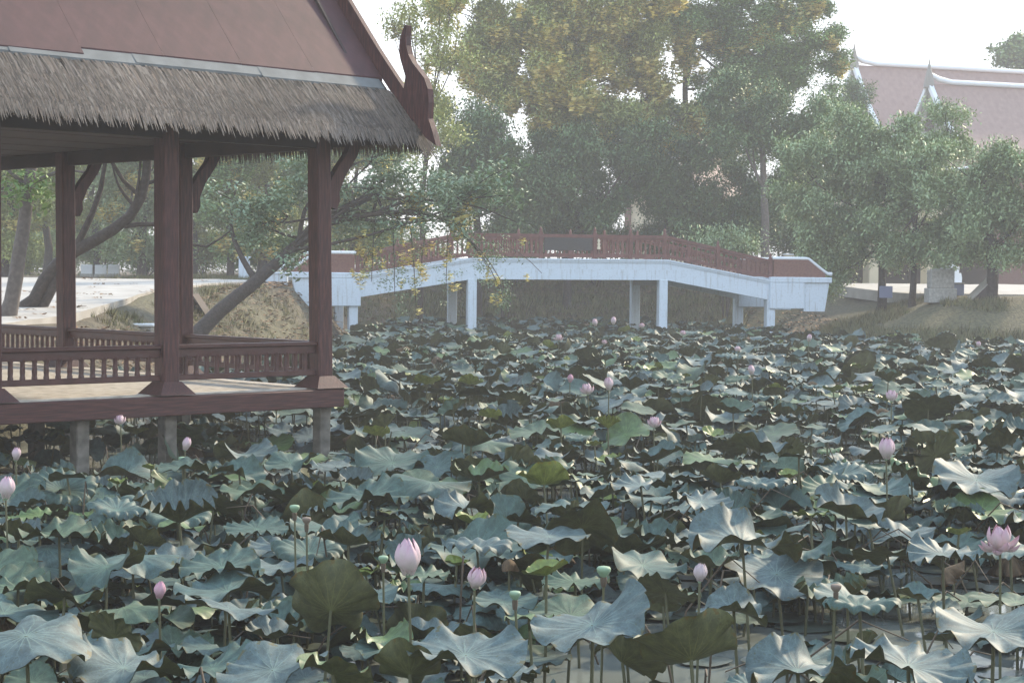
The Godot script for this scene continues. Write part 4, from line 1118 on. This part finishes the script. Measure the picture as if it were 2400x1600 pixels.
	for j in leaf_jobs:
		var s := px_of(j.top)
		j["px"] = s
		var tone_word: String = "yellow-green" if j.tone == 4 else ("fresh green" if j.tone == 5 else "dry brown" if j.tone == 6 else ("grey-green" if j.tone != 2 else "blue-grey"))
		if j.basis.y.z < -0.45: tone_word = "upturned " + tone_word
		var l: String = "%s %s lotus leaf %s" % [SHAPE_WORD[j.shape], tone_word, where_words(s)]
		if not by_label.has(l): by_label[l] = []
		by_label[l].push_back(j)
	for l in by_label:
		var arr: Array = by_label[l]
		var ap := Vector2.ZERO
		for a in anchors:
			if l.ends_with(a[2]): ap = Vector2(a[0], a[1])
		arr.sort_custom(func(a, b): return a.px.distance_to(ap) < b.px.distance_to(ap))
		for k in arr.size():
			place_leaf(arr[k], stalk, l if arr.size() == 1 else ORDINAL[min(k, 11)] + " " + l)
	# everything farther off
	var mass := Node3D.new()
	mass.name = "lotus_bed"
	add_child(mass)
	tag(mass, "bed of lotus leaves covering the rest of the pond", "lotus bed", "", "stuff")
	var sets := {}
	for j in far_jobs:
		var key := "%s|%d|%d" % [j.shape, j.variant, j.tone]
		if not sets.has(key): sets[key] = []
		sets[key].push_back(j)
	for key in sets:
		var js: Array = sets[key]
		var j0: Dictionary = js[0]
		var m: Material = M.lotus_tops[j0.tone] if j0.tone < 4 else [M.young_top, M.fresh_top, M.dead_top][j0.tone - 4]
		var mm := MultiMesh.new()
		mm.transform_format = MultiMesh.TRANSFORM_3D; mm.use_colors = true
		mm.mesh = get_blade(j0.shape, j0.variant, false, m, M.young_under if j0.tone == 4 else (M.dead_top if j0.tone == 6 else M.lotus_under))
		mm.instance_count = js.size()
		for k in js.size():
			mm.set_instance_transform(k, Transform3D(js[k].basis.scaled(Vector3.ONE * js[k].r), js[k].top))
			mm.set_instance_color(k, Color.WHITE * rng.randf_range(0.8, 1.1))
		var o := MultiMeshInstance3D.new()
		o.name = "blades"; o.multimesh = mm
		mass.add_child(o, true)
	var sm := MultiMesh.new()
	sm.transform_format = MultiMesh.TRANSFORM_3D; sm.mesh = stalk; sm.instance_count = far_jobs.size()
	for k in far_jobs.size():
		sm.set_instance_transform(k, stalk_xf(far_jobs[k].foot + Vector3(0, -0.3, 0), far_jobs[k].top))
	var so := MultiMeshInstance3D.new()
	so.name = "stalks"; so.multimesh = sm
	mass.add_child(so, true)
	# flat pads lying on the water, and bare bent stalks
	var pads := Node3D.new()
	pads.name = "floating_pads"
	add_child(pads)
	tag(pads, "flat pads lying on the water between the raised lotus leaves", "lotus pads", "", "stuff")
	for vv in 3:
		var mm := MultiMesh.new()
		mm.transform_format = MultiMesh.TRANSFORM_3D; mm.use_colors = true
		var pr := {"a0": 0.0, "a1": 0.0, "w2": 0.015, "w3": 0.02, "rip": 0.05, "nr": 7.0, "p2": vv * 1.3, "p3": vv * 2.1}
		mm.mesh = blade(pr, 11, 3, M.float_top, M.lotus_under)
		var mine := []
		for k in float_jobs.size():
			if k % 3 == vv: mine.push_back(float_jobs[k])
		mm.instance_count = mine.size()
		for k in mine.size():
			mm.set_instance_transform(k, Transform3D(Basis(Vector3.UP, rng.randf() * TAU).scaled(Vector3(mine[k][2], mine[k][2], mine[k][2])), Vector3(mine[k][0], 0.012 + 0.012 * vv + rng.randf() * 0.01, -mine[k][1])))
			mm.set_instance_color(k, Color(1, 1, 1).lerp(Color(0.75, 0.7, 0.5), rng.randf() * 0.6))
		var o := MultiMeshInstance3D.new()
		o.name = "pads"; o.multimesh = mm
		pads.add_child(o, true)
	var bs2 := MB.new()
	for k in 170:
		var dd := rng.randf_range(8.0, 26.0)
		var xx := rng.randf_range(-0.3, 0.3) * dd
		if shore_dist(xx, dd) > -0.3: continue
		var h := rng.randf_range(0.2, 0.75)
		var lean := Vector3(rng.randfn(0, 0.3), 0, rng.randfn(0, 0.2))
		bs2.tube([Vector3(xx, -0.2, -dd), Vector3(xx, h * 0.5, -dd) + lean * 0.35, Vector3(xx, h, -dd) + lean, Vector3(xx, h - 0.1 * rng.randf() * 2.0, -dd) + lean * 1.5], [0.009, 0.008, 0.007, 0.004], 5)
	tag(put("dry_stalks", bs2.mesh(M.stalk_brown), self), "bent brown lotus stalks standing among the leaves", "stalks", "", "stuff")

# petals are patches of an egg shape, tipped outwards as the flower opens
func petal_mesh(len: float, wide: float, cup: float, tipc: Color, basec: Color) -> ArrayMesh:
	var b := MB.new()
	var nu := 6; var nv := 8
	for j in nv + 1:
		var t := float(j) / nv
		var w: float = wide * pow(sin(PI * clamp(t * 0.86 + 0.12, 0.0, 1.0)), 0.8) * (1.0 - 0.25 * t)
		if j == nv: w = 0.004 * len
		var bul: float = sin(PI * min(t * 0.92, 1.0)) * cup * len
		for k in nu + 1:
			var s := float(k) / nu * 2.0 - 1.0
			b.col = basec.lerp(tipc, clamp(pow(t, 1.6) + 0.18 * abs(s), 0.0, 1.0))
			b.add(Vector3(s * w, t * len * (1.0 - 0.04 * s * s), bul - s * s * w * 0.75), Vector3.BACK)
	for j in nv:
		for k in nu:
			var a := j * (nu + 1) + k
			b.i.append_array(PackedInt32Array([a, a + nu + 1, a + 1, a + 1, a + nu + 1, a + nu + 2]))
	b.smooth_from(0, 0)
	return b.mesh(M.petal)

func flower(c: Array, stalk: Mesh) -> void:
	# c: px, py (foot of the bloom), height in px, height over water, openness 0..1, label, called
	var drop: float = EYE - c[3]
	var dir := at_px(c[0], c[1], 1.0) - Vector3(0, EYE, 0)
	var top := Vector3(0, EYE, 0) + dir * (drop / -dir.y)
	var len: float = clamp(0.92 * c[2] * (-top.z) / F, 0.08, 0.22)
	var foot := Vector3(top.x + rng.randfn(0, 0.03), 0, top.z + rng.randfn(0, 0.03))
	var t := thing(c[6], c[5], "lotus flower", foot, 0.0, "pink lotus blooms in the pond")
	var at := top - foot
	put("stalk", stalk, t, stalk_xf(Vector3(0, -0.3, 0), at, 0.8))
	var o: float = c[4]
	var pale := Color(0.58, 0.52, 0.48); var pink := Color(0.48, 0.30, 0.36)
	if c.size() > 7: pink = c[7]; pale = pale.lerp(pink, 0.5)
	var pm := petal_mesh(len, len * 0.30, 0.30, pink, pale)
	var layers := [[5, 0.02, 0.94, 0.0], [5, 0.12 + o * 0.35, 1.0, 0.6], [4, 0.16 + o * 1.05, 0.9, 0.2]]
	if o > 0.6: layers.push_back([5, 0.25 + o * 1.3, 0.82, 0.9])
	var lean := Basis(Vector3.RIGHT, rng.randfn(0, 0.12)) * Basis(Vector3.BACK, rng.randfn(0, 0.12))
	for l in layers:
		for k in l[0]:
			var a: float = TAU * k / l[0] + l[3] + rng.randfn(0, 0.06)
			# petals bulge outwards: lean in at the tip for a bud, out for an open bloom
			var tip: float = -0.16 + l[1] + rng.randfn(0, 0.04)
			var bs := lean * Basis(Vector3.UP, a) * Basis(Vector3.RIGHT, tip) * Basis.from_scale(Vector3.ONE * l[2])
			put("petal", pm, t, Transform3D(bs, at + lean * (Basis(Vector3.UP, a) * Vector3(0, 0, len * (0.02 + 0.04 * o)))))
	var rc := MB.new()
	rc.lathe([[0.0, -0.02], [len * 0.1, -0.005], [len * 0.13, 0.02], [len * 0.05, len * 0.2], [0.0, len * 0.22]], 10, at)
	put("receptacle", rc.mesh(M.pod), t)

func build_flowers() -> void:
	var stalk := stalk_mesh()
	var deep := Color(0.50, 0.24, 0.32)
	for c in [
		[957, 1347, 95, 1.05, 0.06, "large pale pink lotus bud with pointed tip in the foreground", "lotus_bud"],
		[1112, 1378, 58, 0.9, 0.30, "half-open pale pink lotus right of the large foreground bud", "lotus_flower"],
		[2345, 1288, 66, 1.05, 0.85, "open pink lotus with spread petals near the right edge", "lotus_flower"],
		[2078, 1075, 56, 1.05, 0.22, "pink bud with loose lower petals standing tall on the right", "lotus_bud"],
		[12, 1168, 58, 0.95, 0.1, "pale pink bud at the left edge below the pavilion", "lotus_bud"],
		[372, 1402, 46, 0.75, 0.05, "deep pink narrow bud low among the leaves on the left", "lotus_bud", deep],
		[36, 1078, 34, 0.85, 0.05, "small pale bud under the pavilion's left corner", "lotus_bud"],
		[433, 1054, 34, 0.85, 0.1, "pink bud in front of the middle concrete pile", "lotus_bud"],
		[282, 995, 26, 1.0, 0.5, "small pink bloom just under the pavilion floor beam", "lotus_flower"],
		[1533, 1002, 30, 0.95, 0.55, "bright pink bloom in mid-pond right of the yellow-green leaves", "lotus_flower"],
		[1378, 924, 30, 1.1, 0.6, "pink bloom left of its taller twin in mid-pond", "lotus_flower"],
		[1427, 914, 34, 1.15, 0.1, "pink bud just right of a spreading bloom in mid-pond", "lotus_bud"],
		[2090, 940, 30, 1.1, 0.4, "pale pink bloom in the hazy right half of the pond", "lotus_flower"],
		[1763, 878, 26, 1.15, 0.1, "slim pink bud among leaves below the bridge's right ramp", "lotus_bud"],
		[1730, 824, 15, 1.2, 0.5, "tiny pink bloom below the right bridge column", "lotus_flower"],
		[1896, 800, 20, 1.25, 0.05, "tiny pink bud before the right grassy bank", "lotus_bud"],
		[1396, 764, 20, 1.3, 0.1, "tiny pink bud left of a pair under the bridge", "lotus_bud"],
		[1438, 760, 20, 1.3, 0.1, "tiny pink bud right of a pair under the bridge", "lotus_bud"],
		[1505, 768, 13, 1.3, 0.5, "tiny pink bloom just left of the right bridge column", "lotus_flower"],
		[1600, 786, 14, 1.25, 0.5, "tiny pink bloom just right of the right bridge column", "lotus_flower"],
		[1310, 797, 16, 1.2, 0.8, "small spreading pink bloom under the middle of the bridge", "lotus_flower"],
		[1416, 806, 12, 1.2, 0.6, "tiny pink bloom below the pair of buds under the bridge", "lotus_flower"],
		[1336, 896, 22, 1.05, 0.1, "small dull pink bud behind the mid-pond pair", "lotus_bud", deep],
		[2295, 813, 16, 1.25, 0.2, "tiny pink bud before the far right bank", "lotus_bud"],
		[1640, 1362, 48, 0.85, 0.2, "withered dusty pink bloom hanging right of centre", "lotus_flower", Color(0.42, 0.34, 0.36)]]:
		flower(c, stalk)
	for c in [[690, 1203, 24, 1.0, "round pale green seed pod left of the large pink bud"], [1415, 1355, 34, 0.95, "large green seed pod right of the half-open lotus"], [1207, 1408, 28, 0.85, "green seed pod with brown collar in front of the half-open lotus"], [898, 1322, 24, 0.85, "small pale seed pod beside the large pink bud"], [718, 1230, 22, 0.9, "dull brown seed pod just right of the round pale one"], [1960, 1390, 26, 0.85, "brown seed pod left of the rolled-rim leaf"], [426, 1085, 18, 0.75, "small green seed pod below the bud by the pile"]]:
		var drop: float = EYE - c[3]
		var dir := at_px(c[0], c[1], 1.0) - Vector3(0, EYE, 0)
		var top := Vector3(0, EYE, 0) + dir * (drop / -dir.y)
		var r: float = c[2] * 0.5 * (-top.z) / F
		var foot := Vector3(top.x + rng.randfn(0, 0.04), 0, top.z + rng.randfn(0, 0.04))
		var t := thing("seed_pod", c[4], "seed pod", foot, 0.0, "lotus seed pods")
		put("stalk", stalk, t, stalk_xf(Vector3(0, -0.3, 0), top - foot, 0.8))
		var b := MB.new()
		b.lathe([[0.006, 0.0], [r * 0.5, r * 0.3], [r * 0.95, r * 0.95], [r, r * 1.35], [r * 0.85, r * 1.6], [r * 0.4, r * 1.7], [0.0, r * 1.72]], 14, top - foot)
		put("pod", b.mesh(M.pod_dry if "brown seed" in c[4] else M.pod), t)
		var cl := MB.new()
		cl.lathe([[0.012, -0.05], [r * 0.45, -0.03], [r * 0.5, 0.0], [r * 0.4, r * 0.2]], 10, top - foot)
		put("collar", cl.mesh(M.stalk_brown), t)

# ---------------------------------------------------------------- temple and small things
func hall(label: String, px: float, apex_py: float, d: float, length: float, drop: float, half: float, yaw: float, spire: float) -> void:
	var p := at_px(px, apex_py, d)
	var gy := 2.3
	var t := thing("temple_hall", label, "temple", Vector3(p.x, gy, p.z), deg_to_rad(yaw))
	var ay := p.y - gy
	var ey := ay - drop
	var prof := []      # z out from the ridge, y
	for k in 7:
		var s := k / 6.0
		prof.push_back([half * s, ay - drop * (s + 0.16 * sin(s * PI))])
	for sg in [1.0, -1.0]:
		var b := MB.new()
		for k in 6:
			b.quad(Vector3(0, prof[k][1], sg * prof[k][0]), Vector3(length, prof[k][1], sg * prof[k][0]), Vector3(length, prof[k + 1][1], sg * prof[k + 1][0]), Vector3(0, prof[k + 1][1], sg * prof[k + 1][0]), Vector3(0, 0.7, sg * 0.7))
		b.quad(Vector3(0, ey, sg * half), Vector3(length, ey, sg * half), Vector3(length, ey - 0.2, sg * half), Vector3(0, ey - 0.2, sg * half), Vector3(0, 0, sg))
		put("roof_slope", b.mesh(M.temple_roof), t)
		var bb := MB.new()
		for k in 6:
			bb.bar(Vector3(-0.1, prof[k][1] + 0.04, sg * prof[k][0]), Vector3(-0.1, prof[k + 1][1] + 0.04, sg * prof[k + 1][0]), 0.3, 0.26, 0.03)
		put("bargeboard", bb.mesh(M.temple_white), t)
		var wl := MB.new()
		wl.cbox(Vector3(length * 0.5, (ey - 0.3) * 0.5, sg * (half - 1.0)), Vector3(length - 0.8, ey + 0.1, 0.3), 0.02)
		put("wall", wl.mesh(M.panel), t)
	var rd := MB.new()
	rd.tube([Vector3(-0.1, ay + 0.55, 0), Vector3(0.5, ay + 0.28, 0), Vector3(1.4, ay + 0.14, 0), Vector3(length, ay + 0.12, 0)], [0.14, 0.18, 0.16, 0.16], 8)
	put("ridge", rd.mesh(M.temple_white), t)
	var g := MB.new()
	var pl := PackedVector2Array()
	for k in 7: pl.push_back(Vector2(prof[k][0], prof[k][1] - 0.05))
	for k in range(6, 0, -1): pl.push_back(Vector2(-prof[k][0], prof[k][1] - 0.05))
	g.prism(pl, 0.0, 0.2, Basis(Vector3(0, 0, 1), Vector3(0, 1, 0), Vector3(-1, 0, 0)), Vector3(0.2, 0, 0))
	put("gable", g.mesh(M.gable), t)
	var ni := MB.new()
	ni.prism(PackedVector2Array([Vector2(-0.45, ay - 2.7), Vector2(0.45, ay - 2.7), Vector2(0.45, ay - 2.2), Vector2(0.3, ay - 1.9), Vector2(0, ay - 1.2), Vector2(-0.3, ay - 1.9), Vector2(-0.45, ay - 2.2)]), 0.0, 0.06, Basis(Vector3(0, 0, 1), Vector3(0, 1, 0), Vector3(-1, 0, 0)), Vector3(0.0, 0, 0))
	put("gable_niche", ni.mesh(M.niche), t)
	var sp := MB.new()
	sp.lathe([[0.34, -0.3], [0.3, 0.0], [0.2, spire * 0.35], [0.08, spire * 0.7], [0.01, spire]], 8, Vector3(-0.1, ay + 0.05, 0))
	put("spire", sp.mesh(M.gable), t)
	var ew := MB.new()
	ew.cbox(Vector3(0.9, (ey - 0.2) * 0.5, 0), Vector3(0.3, ey + 0.2, half * 1.6), 0.02)
	put("end_wall", ew.mesh(M.cream), t)

func base_at(px: float, d: float) -> Vector3:
	var p := at_px(px, 640, d)
	return Vector3(p.x, ground_y(p.x, d), p.z)

func block(called: String, label: String, category: String, px: float, d: float, parts: Array, group := "") -> Node3D:
	var b0 := base_at(px, d)
	var t := thing(called, label, category, b0, 0.0, group)
	for p in parts:
		var b := MB.new()
		b.cbox(p[1], p[2], p[4] if p.size() > 4 else 0.02)
		put(p[0], b.mesh(p[3]), t)
	return t

func build_temple_and_props() -> void:
	hall("long temple hall with pale red roof, white ridge and tall left gable", 2006, 152, 116.0, 26.0, 5.6, 5.2, 20.0, 1.3)
	hall("nearer temple hall with a lower white ridge at the right edge", 2182, 196, 108.0, 24.0, 4.0, 4.2, 20.0, 1.4)
	hall("cream temple building half hidden behind the bridge trees", 1545, 300, 118.0, 9.0, 4.2, 3.4, 60.0, 1.0)
	# gate with stepped curved roofs among the right-hand trees
	var gb := base_at(2110, 86.0)
	var gt := thing("temple_gate", "small gate with stepped white-edged roofs among the right-hand trees", "gate", gb, deg_to_rad(10))
	for k in 3:
		var y: float = at_px(2110, 400 - k * 32, 86.0).y - gb.y
		var w := 2.6 - k * 0.55
		var rf := MB.new()
		var pl := PackedVector2Array([Vector2(-w, y), Vector2(-w * 0.6, y + 0.12), Vector2(-w * 0.3, y + 0.4), Vector2(w * 0.3, y + 0.4), Vector2(w * 0.6, y + 0.12), Vector2(w, y), Vector2(w, y - 0.12), Vector2(-w, y - 0.12)])
		rf.prism(pl, -0.9, 0.9)
		put("roof_tier", rf.mesh(M.cream), gt)
		var ed := MB.new()
		for sg in [-1.0, 1.0]:
			ed.tube([Vector3(sg * w * 0.3, y + 0.42, 0.92), Vector3(sg * w * 0.6, y + 0.14, 0.92), Vector3(sg * w * 0.95, y + 0.04, 0.92), Vector3(sg * w * 1.12, y + 0.22, 0.92)], [0.09, 0.09, 0.1, 0.03], 6)
		put("eave_edge", ed.mesh(M.temple_white), gt)
	for sg in [-1.0, 1.0]:
		var c := MB.new()
		c.cbox(Vector3(sg * 1.4, 2.2, 0), Vector3(0.5, 4.6, 0.8), 0.03)
		put("pillar", c.mesh(M.cream), gt)
	# right bank
	block("sign_board", "blue square sign box on a post in front of the right-hand trees", "sign", 2078, 66.0, [["post", Vector3(0, 0.35, -0.06), Vector3(0.1, 0.8, 0.1), M.bark], ["board", Vector3(0, 0.72, 0), Vector3(0.46, 0.42, 0.08), M.blue_sign]])
	block("stone_plinth", "grey stone block on a stepped base on the right bank", "plinth", 2206, 64.0, [["base", Vector3(0, 0.18, 0), Vector3(0.95, 0.5, 0.8), M.stone], ["block", Vector3(0, 0.74, 0), Vector3(0.8, 0.62, 0.66), M.stone], ["cap", Vector3(0.05, 1.07, 0), Vector3(0.72, 0.05, 0.6), M.stone]])
	block("low_box", "small grey-blue box beside the stone plinth", "box", 2247, 66.0, [["body", Vector3(0, 0.2, 0), Vector3(0.36, 0.42, 0.36), M.blue_sign], ["lid", Vector3(0, 0.43, 0), Vector3(0.4, 0.05, 0.4), M.stone]])
	# white serpent-crest of a stair
	var nb := base_at(2230, 80.0)
	var nt := thing("serpent_crest", "white serrated stair crest shaped like a serpent's back behind the plinth", "sculpture", nb)
	var pl := PackedVector2Array([Vector2(-0.42, 0.0), Vector2(0.42, 0.0), Vector2(0.44, 0.3), Vector2(0.40, 0.52), Vector2(0.30, 0.5), Vector2(0.33, 0.78), Vector2(0.22, 0.72), Vector2(0.22, 1.02), Vector2(0.1, 0.94), Vector2(0.06, 1.22), Vector2(-0.08, 1.12), Vector2(-0.2, 1.42), Vector2(-0.36, 1.34), Vector2(-0.42, 0.9)])
	var sb := MB.new()
	sb.prism(pl, -0.15, 0.15)
	put("crest", sb.mesh(M.temple_white), nt)
	var sf := MB.new()
	sf.cbox(Vector3(0, -0.05, 0), Vector3(1.0, 0.3, 0.5), 0.02)
	put("footing", sf.mesh(M.temple_white), nt)
	# open shed with dark interior behind the right bank
	var hb := base_at(2100, 90.0)
	var ht := thing("low_shed", "low dark open shed with orange goods behind the right-hand trunks", "shed", hb)
	for p in [["back_wall", Vector3(0.4, 0.9, -2.0), Vector3(9.0, 2.4, 0.15), M.niche], ["roof", Vector3(0.4, 2.25, -0.6), Vector3(9.6, 0.15, 4.0), M.panel], ["counter", Vector3(0.2, 0.5, -1.2), Vector3(6.5, 0.9, 0.6), M.niche], ["goods", Vector3(-0.7, 1.05, -1.1), Vector3(1.0, 0.2, 0.4), M.orange], ["goods", Vector3(1.3, 1.05, -1.1), Vector3(0.7, 0.22, 0.4), M.orange]]:
		var b := MB.new()
		b.cbox(p[1], p[2], 0.02)
		put(p[0], b.mesh(p[3]), ht)
	for x in [-3.8, -1.6, 0.5, 2.6, 4.6]:
		var b := MB.new()
		b.cbox(Vector3(x, 1.05, 0.9), Vector3(0.22, 2.3, 0.22), 0.02)
		put("post", b.mesh(M.bark if int(x * 10) % 4 else M.cream), ht)
	for c in [[1818, 76.0, 0.32, 1.02, "narrow white gatepost behind the right bridge parapet"], [1856, 78.0, 0.66, 1.05, "wide cream gatepost behind the right bridge parapet"]]:
		block("gatepost", c[4], "gatepost", c[0], c[1], [["shaft", Vector3(0, c[3] * 0.5, 0), Vector3(c[2], c[3] + 0.3, 0.3), M.cream], ["cap", Vector3(0, c[3] + 0.18, 0), Vector3(c[2] + 0.08, 0.06, 0.38), M.temple_white]], "gateposts behind the right parapet")
	# ramps
	for c in [[2300, 63.5, 0.9, 0.72, 1.0, "dark wedge-shaped ramp beside the stout tree at the right"], [470, 50.0, 0.44, 0.45, -1.0, "small dark wedge lying on the left bank behind the posts"]]:
		var rb := base_at(c[0], c[1])
		var rt := thing("ramp", c[5], "ramp", rb)
		var w := MB.new()
		w.prism(PackedVector2Array([Vector2(-c[2] * 0.5, -0.15), Vector2(c[2] * 0.5, -0.15), Vector2(c[2] * 0.5 * c[4], c[3]), Vector2(c[2] * 0.5 * c[4] - 0.06 * c[4], c[3])]), -0.5, 0.5)
		put("wedge", w.mesh(M.niche), rt)
		var s := MB.new()
		s.bar(Vector3(-c[2] * 0.5 * c[4], -0.1, 0), Vector3((c[2] * 0.5 - 0.06) * c[4], c[3] + 0.02, 0), 1.04, 0.03, 0.005)
		put("slope", s.mesh(M.concrete if c[4] > 0.0 else M.niche), rt)
	# left bank
	block("stone_slab", "flat white slab lying on the left bank left of the front post", "slab", 332, 43.0, [["slab", Vector3(0, 0.05, 0), Vector3(0.62, 0.07, 0.5), M.temple_white], ["support", Vector3(0, -0.06, 0), Vector3(0.5, 0.16, 0.4), M.stone]])
	for k in 3:
		block("wall_panel", ["left", "middle", "right"][k] + " one of three pale blue low wall panels beyond the path", "wall", [202, 235, 266][k], 82.0, [["panel", Vector3(0, 0.3, 0), Vector3(0.5, 0.42, 0.1), M.temple_white], ["plinth", Vector3(0, 0.02, 0), Vector3(0.56, 0.2, 0.16), M.stone]], "low wall panels beyond the path")
	block("gatepost", "white pillar half hidden behind the leaning trunk", "gatepost", 572, 67.0, [["shaft", Vector3(0, 0.35, 0), Vector3(0.36, 0.9, 0.36), M.white], ["cap", Vector3(0, 0.82, 0), Vector3(0.44, 0.07, 0.44), M.white]])
	block("low_wall", "low white wall where the path meets the left end of the bridge", "wall", 645, 61.0, [["wall", Vector3(0, 0.1, 0), Vector3(0.8, 0.4, 0.3), M.white], ["cap", Vector3(0, 0.32, 0), Vector3(0.88, 0.06, 0.38), M.white]])
	# pale pole under the floor of the pavilion
	var pb := MB.new()
	var a := at_px(430, 1000, 25.5); var e := at_px(690, 1030, 21.5)
	a.y = 0.5; e.y = 0.42
	pb.tube([Vector3.ZERO, (e - a) * 0.5 + Vector3(0, -0.03, 0), e - a], [0.018, 0.017, 0.014], 7)
	var pole := put("bamboo_pole", pb.mesh(M.plank), self, Transform3D(Basis(), a))
	tag(pole, "thin pale bamboo pole lying on the leaves beneath the pavilion", "pole")

func build_grass() -> void:
	var b := MB.new()
	for k in 16:
		var a := rng.randf() * TAU
		var p := Vector3(rng.randfn(0, 0.1), 0, rng.randfn(0, 0.1))
		var h := rng.randf_range(0.14, 0.38)
		var tip := p + Vector3(cos(a) * h * 0.6, h, sin(a) * h * 0.6)
		var s := Vector3(-sin(a), 0, cos(a)) * 0.012
		b.col = Color.WHITE * rng.randf_range(0.7, 1.2)
		b.tri(p - s, p + s, tip, Vector3(cos(a) * 0.5, 0.8, sin(a) * 0.5).normalized())
	var mesh := b.mesh(M.grass)
	var xf := []
	for k in 34000:
		var x := rng.randf_range(-14.0, 30.0); var d := rng.randf_range(40.0, 90.0)
		if x > 9.0: d = rng.randf_range(56.0, 67.0)
		elif x > -6.0: d = rng.randf_range(66.0, 86.0)
		var s := shore_dist(x, d)
		if s < 0.05: continue
		var dry := noise.get_noise_2d(x * 4.0, d * 4.0)
		if x < -4.6 and d < 63.0 and (dry < -0.12 or s > 3.6 or x < -9.3): continue
		if x > 9.0 and (s > 5.8 or (s > 2.8 and dry < 0.05)): continue
		xf.push_back(Transform3D(Basis(Vector3.UP, rng.randf() * TAU).scaled(Vector3.ONE * rng.randf_range(0.7, 1.5) * (0.55 if x < -4.6 else (1.0 if s < 3.0 else 0.6))), Vector3(x, ground_y(x, d) - 0.02, -d)))
	var mm := MultiMesh.new()
	mm.transform_format = MultiMesh.TRANSFORM_3D; mm.use_colors = true; mm.mesh = mesh; mm.instance_count = xf.size()
	for k in xf.size():
		mm.set_instance_transform(k, xf[k])
		mm.set_instance_color(k, Color(1, 1, 1).lerp(Color(0.62, 0.8, 0.5), rng.randf()) * rng.randf_range(0.75, 1.1))
	var o := MultiMeshInstance3D.new()
	o.name = "bank_grass"; o.multimesh = mm
	add_child(o)
	tag(o, "dry and green grass growing on the pond banks", "grass", "", "stuff")

func build_litter() -> void:
	# fallen leaves on the left bank and under the trees
	var b := MB.new()
	for k in 5:
		var p := Vector3(rng.randfn(0, 0.12), 0.02, rng.randfn(0, 0.12))
		var a := rng.randf() * TAU
		var u := Vector3(cos(a), rng.randf_range(-0.3, 0.3), sin(a)) * 0.06; var w := Vector3(-sin(a), rng.randf_range(-0.3, 0.3), cos(a)) * 0.03
		b.col = Color.WHITE * rng.randf_range(0.6, 1.3)
		b.quad(p - u, p + w, p + u, p - w, Vector3.UP)
	var mm := MultiMesh.new()
	var xf := []
	for k in 9000:
		var x := rng.randf_range(-14.0, -4.6); var d := rng.randf_range(33.0, 64.0)
		if k % 2: x = rng.randf_range(-6.0, 12.0); d = rng.randf_range(66.0, 84.0)
		if shore_dist(x, d) < 0.1: continue
		if x < -8.6 and rng.randf() < 0.96: continue
		xf.push_back(Transform3D(Basis(Vector3.UP, rng.randf() * TAU).scaled(Vector3.ONE * rng.randf_range(0.7, 1.6)), Vector3(x, ground_y(x, d) + 0.015 + (0.05 if x < -9.0 else 0.0), -d)))
	mm.transform_format = MultiMesh.TRANSFORM_3D; mm.use_colors = true; mm.mesh = b.mesh(M.litter); mm.instance_count = xf.size()
	for k in xf.size():
		mm.set_instance_transform(k, xf[k])
		mm.set_instance_color(k, Color(1, 1, 1).lerp(Color(0.9, 0.7, 0.45), rng.randf()))
	var o := MultiMeshInstance3D.new()
	o.name = "leaf_litter"; o.multimesh = mm
	add_child(o)
	tag(o, "fallen brown leaves scattered on the earth banks", "leaf litter", "", "stuff")

# ----------------------------------------------------------------
func _ready() -> void:
	rng.seed = 20240611
	noise.seed = 9; noise.frequency = 0.03; noise.fractal_octaves = 4
	var cam := Camera3D.new()
	cam.name = "camera"
	cam_basis = Basis(Vector3.RIGHT, -atan(160.0 / F)) * Basis(Vector3.BACK, deg_to_rad(0.6))
	cam.transform = Transform3D(cam_basis, Vector3(0, EYE, 0))
	cam.fov = rad_to_deg(2.0 * atan(800.0 / F))
	cam.far = 1200.0
	add_child(cam)
	cam.current = true
	var env := Environment.new()
	env.background_mode = Environment.BG_SKY
	var sky := Sky.new()
	var sm := ProceduralSkyMaterial.new()
	sm.sky_top_color = Color(0.70, 0.79, 0.90)
	sm.sky_horizon_color = Color(0.98, 0.98, 0.975)
	sm.sky_curve = 0.2
	sm.ground_horizon_color = Color(0.6, 0.6, 0.58)
	sm.ground_bottom_color = Color(0.3, 0.3, 0.28)
	sm.sky_energy_multiplier = 1.0
	sky.sky_material = sm
	env.sky = sky
	env.tonemap_mode = Environment.TONE_MAPPER_LINEAR
	env.tonemap_exposure = 2.4
	env.sdfgi_enabled = true; env.ssao_enabled = true; env.ssil_enabled = true
	env.fog_enabled = true
	env.fog_density = 0.002
	env.fog_light_color = Color(0.97, 0.96, 0.95)
	var we := WorldEnvironment.new()
	we.name = "world"
	we.environment = env
	add_child(we)
	var sun := DirectionalLight3D.new()
	sun.name = "sun"
	sun.light_energy = 0.9
	sun.light_angular_distance = 4.0
	sun.light_color = Color(1.0, 0.93, 0.82)
	sun.shadow_enabled = true
	add_child(sun)
	sun.look_at_from_position(Vector3.ZERO, -Vector3(0.56, 0.52, -0.64), Vector3.UP)

	make_materials()
	set_shore()
	build_ground()
	build_water()
	sheet("path", [Vector2(-17, 31.5), Vector2(-17, 38), Vector2(-18, 52.5), Vector2(-20, 58), Vector2(-22, 62.5)], [Vector2(-9.6, 31.5), Vector2(-8.95, 38), Vector2(-9.95, 52.5), Vector2(-9.4, 58), Vector2(-7.9, 62.5)], 40, 0.05, M.concrete, "pale concrete path sloping down to the pavilion")
	sheet("pavement", [Vector2(14.2, 66.4), Vector2(12.8, 74.0), Vector2(12.8, 84.0)], [Vector2(34, 64.8), Vector2(34, 74.0), Vector2(34, 84.0)], 24, 0.05, M.concrete, "pale concrete pavement behind the right bank")
	build_pavilion()
	build_bridge()
	build_temple_and_props()
	build_trees()
	build_lotus()
	build_flowers()
	build_grass()
	build_litter()
	print("built")
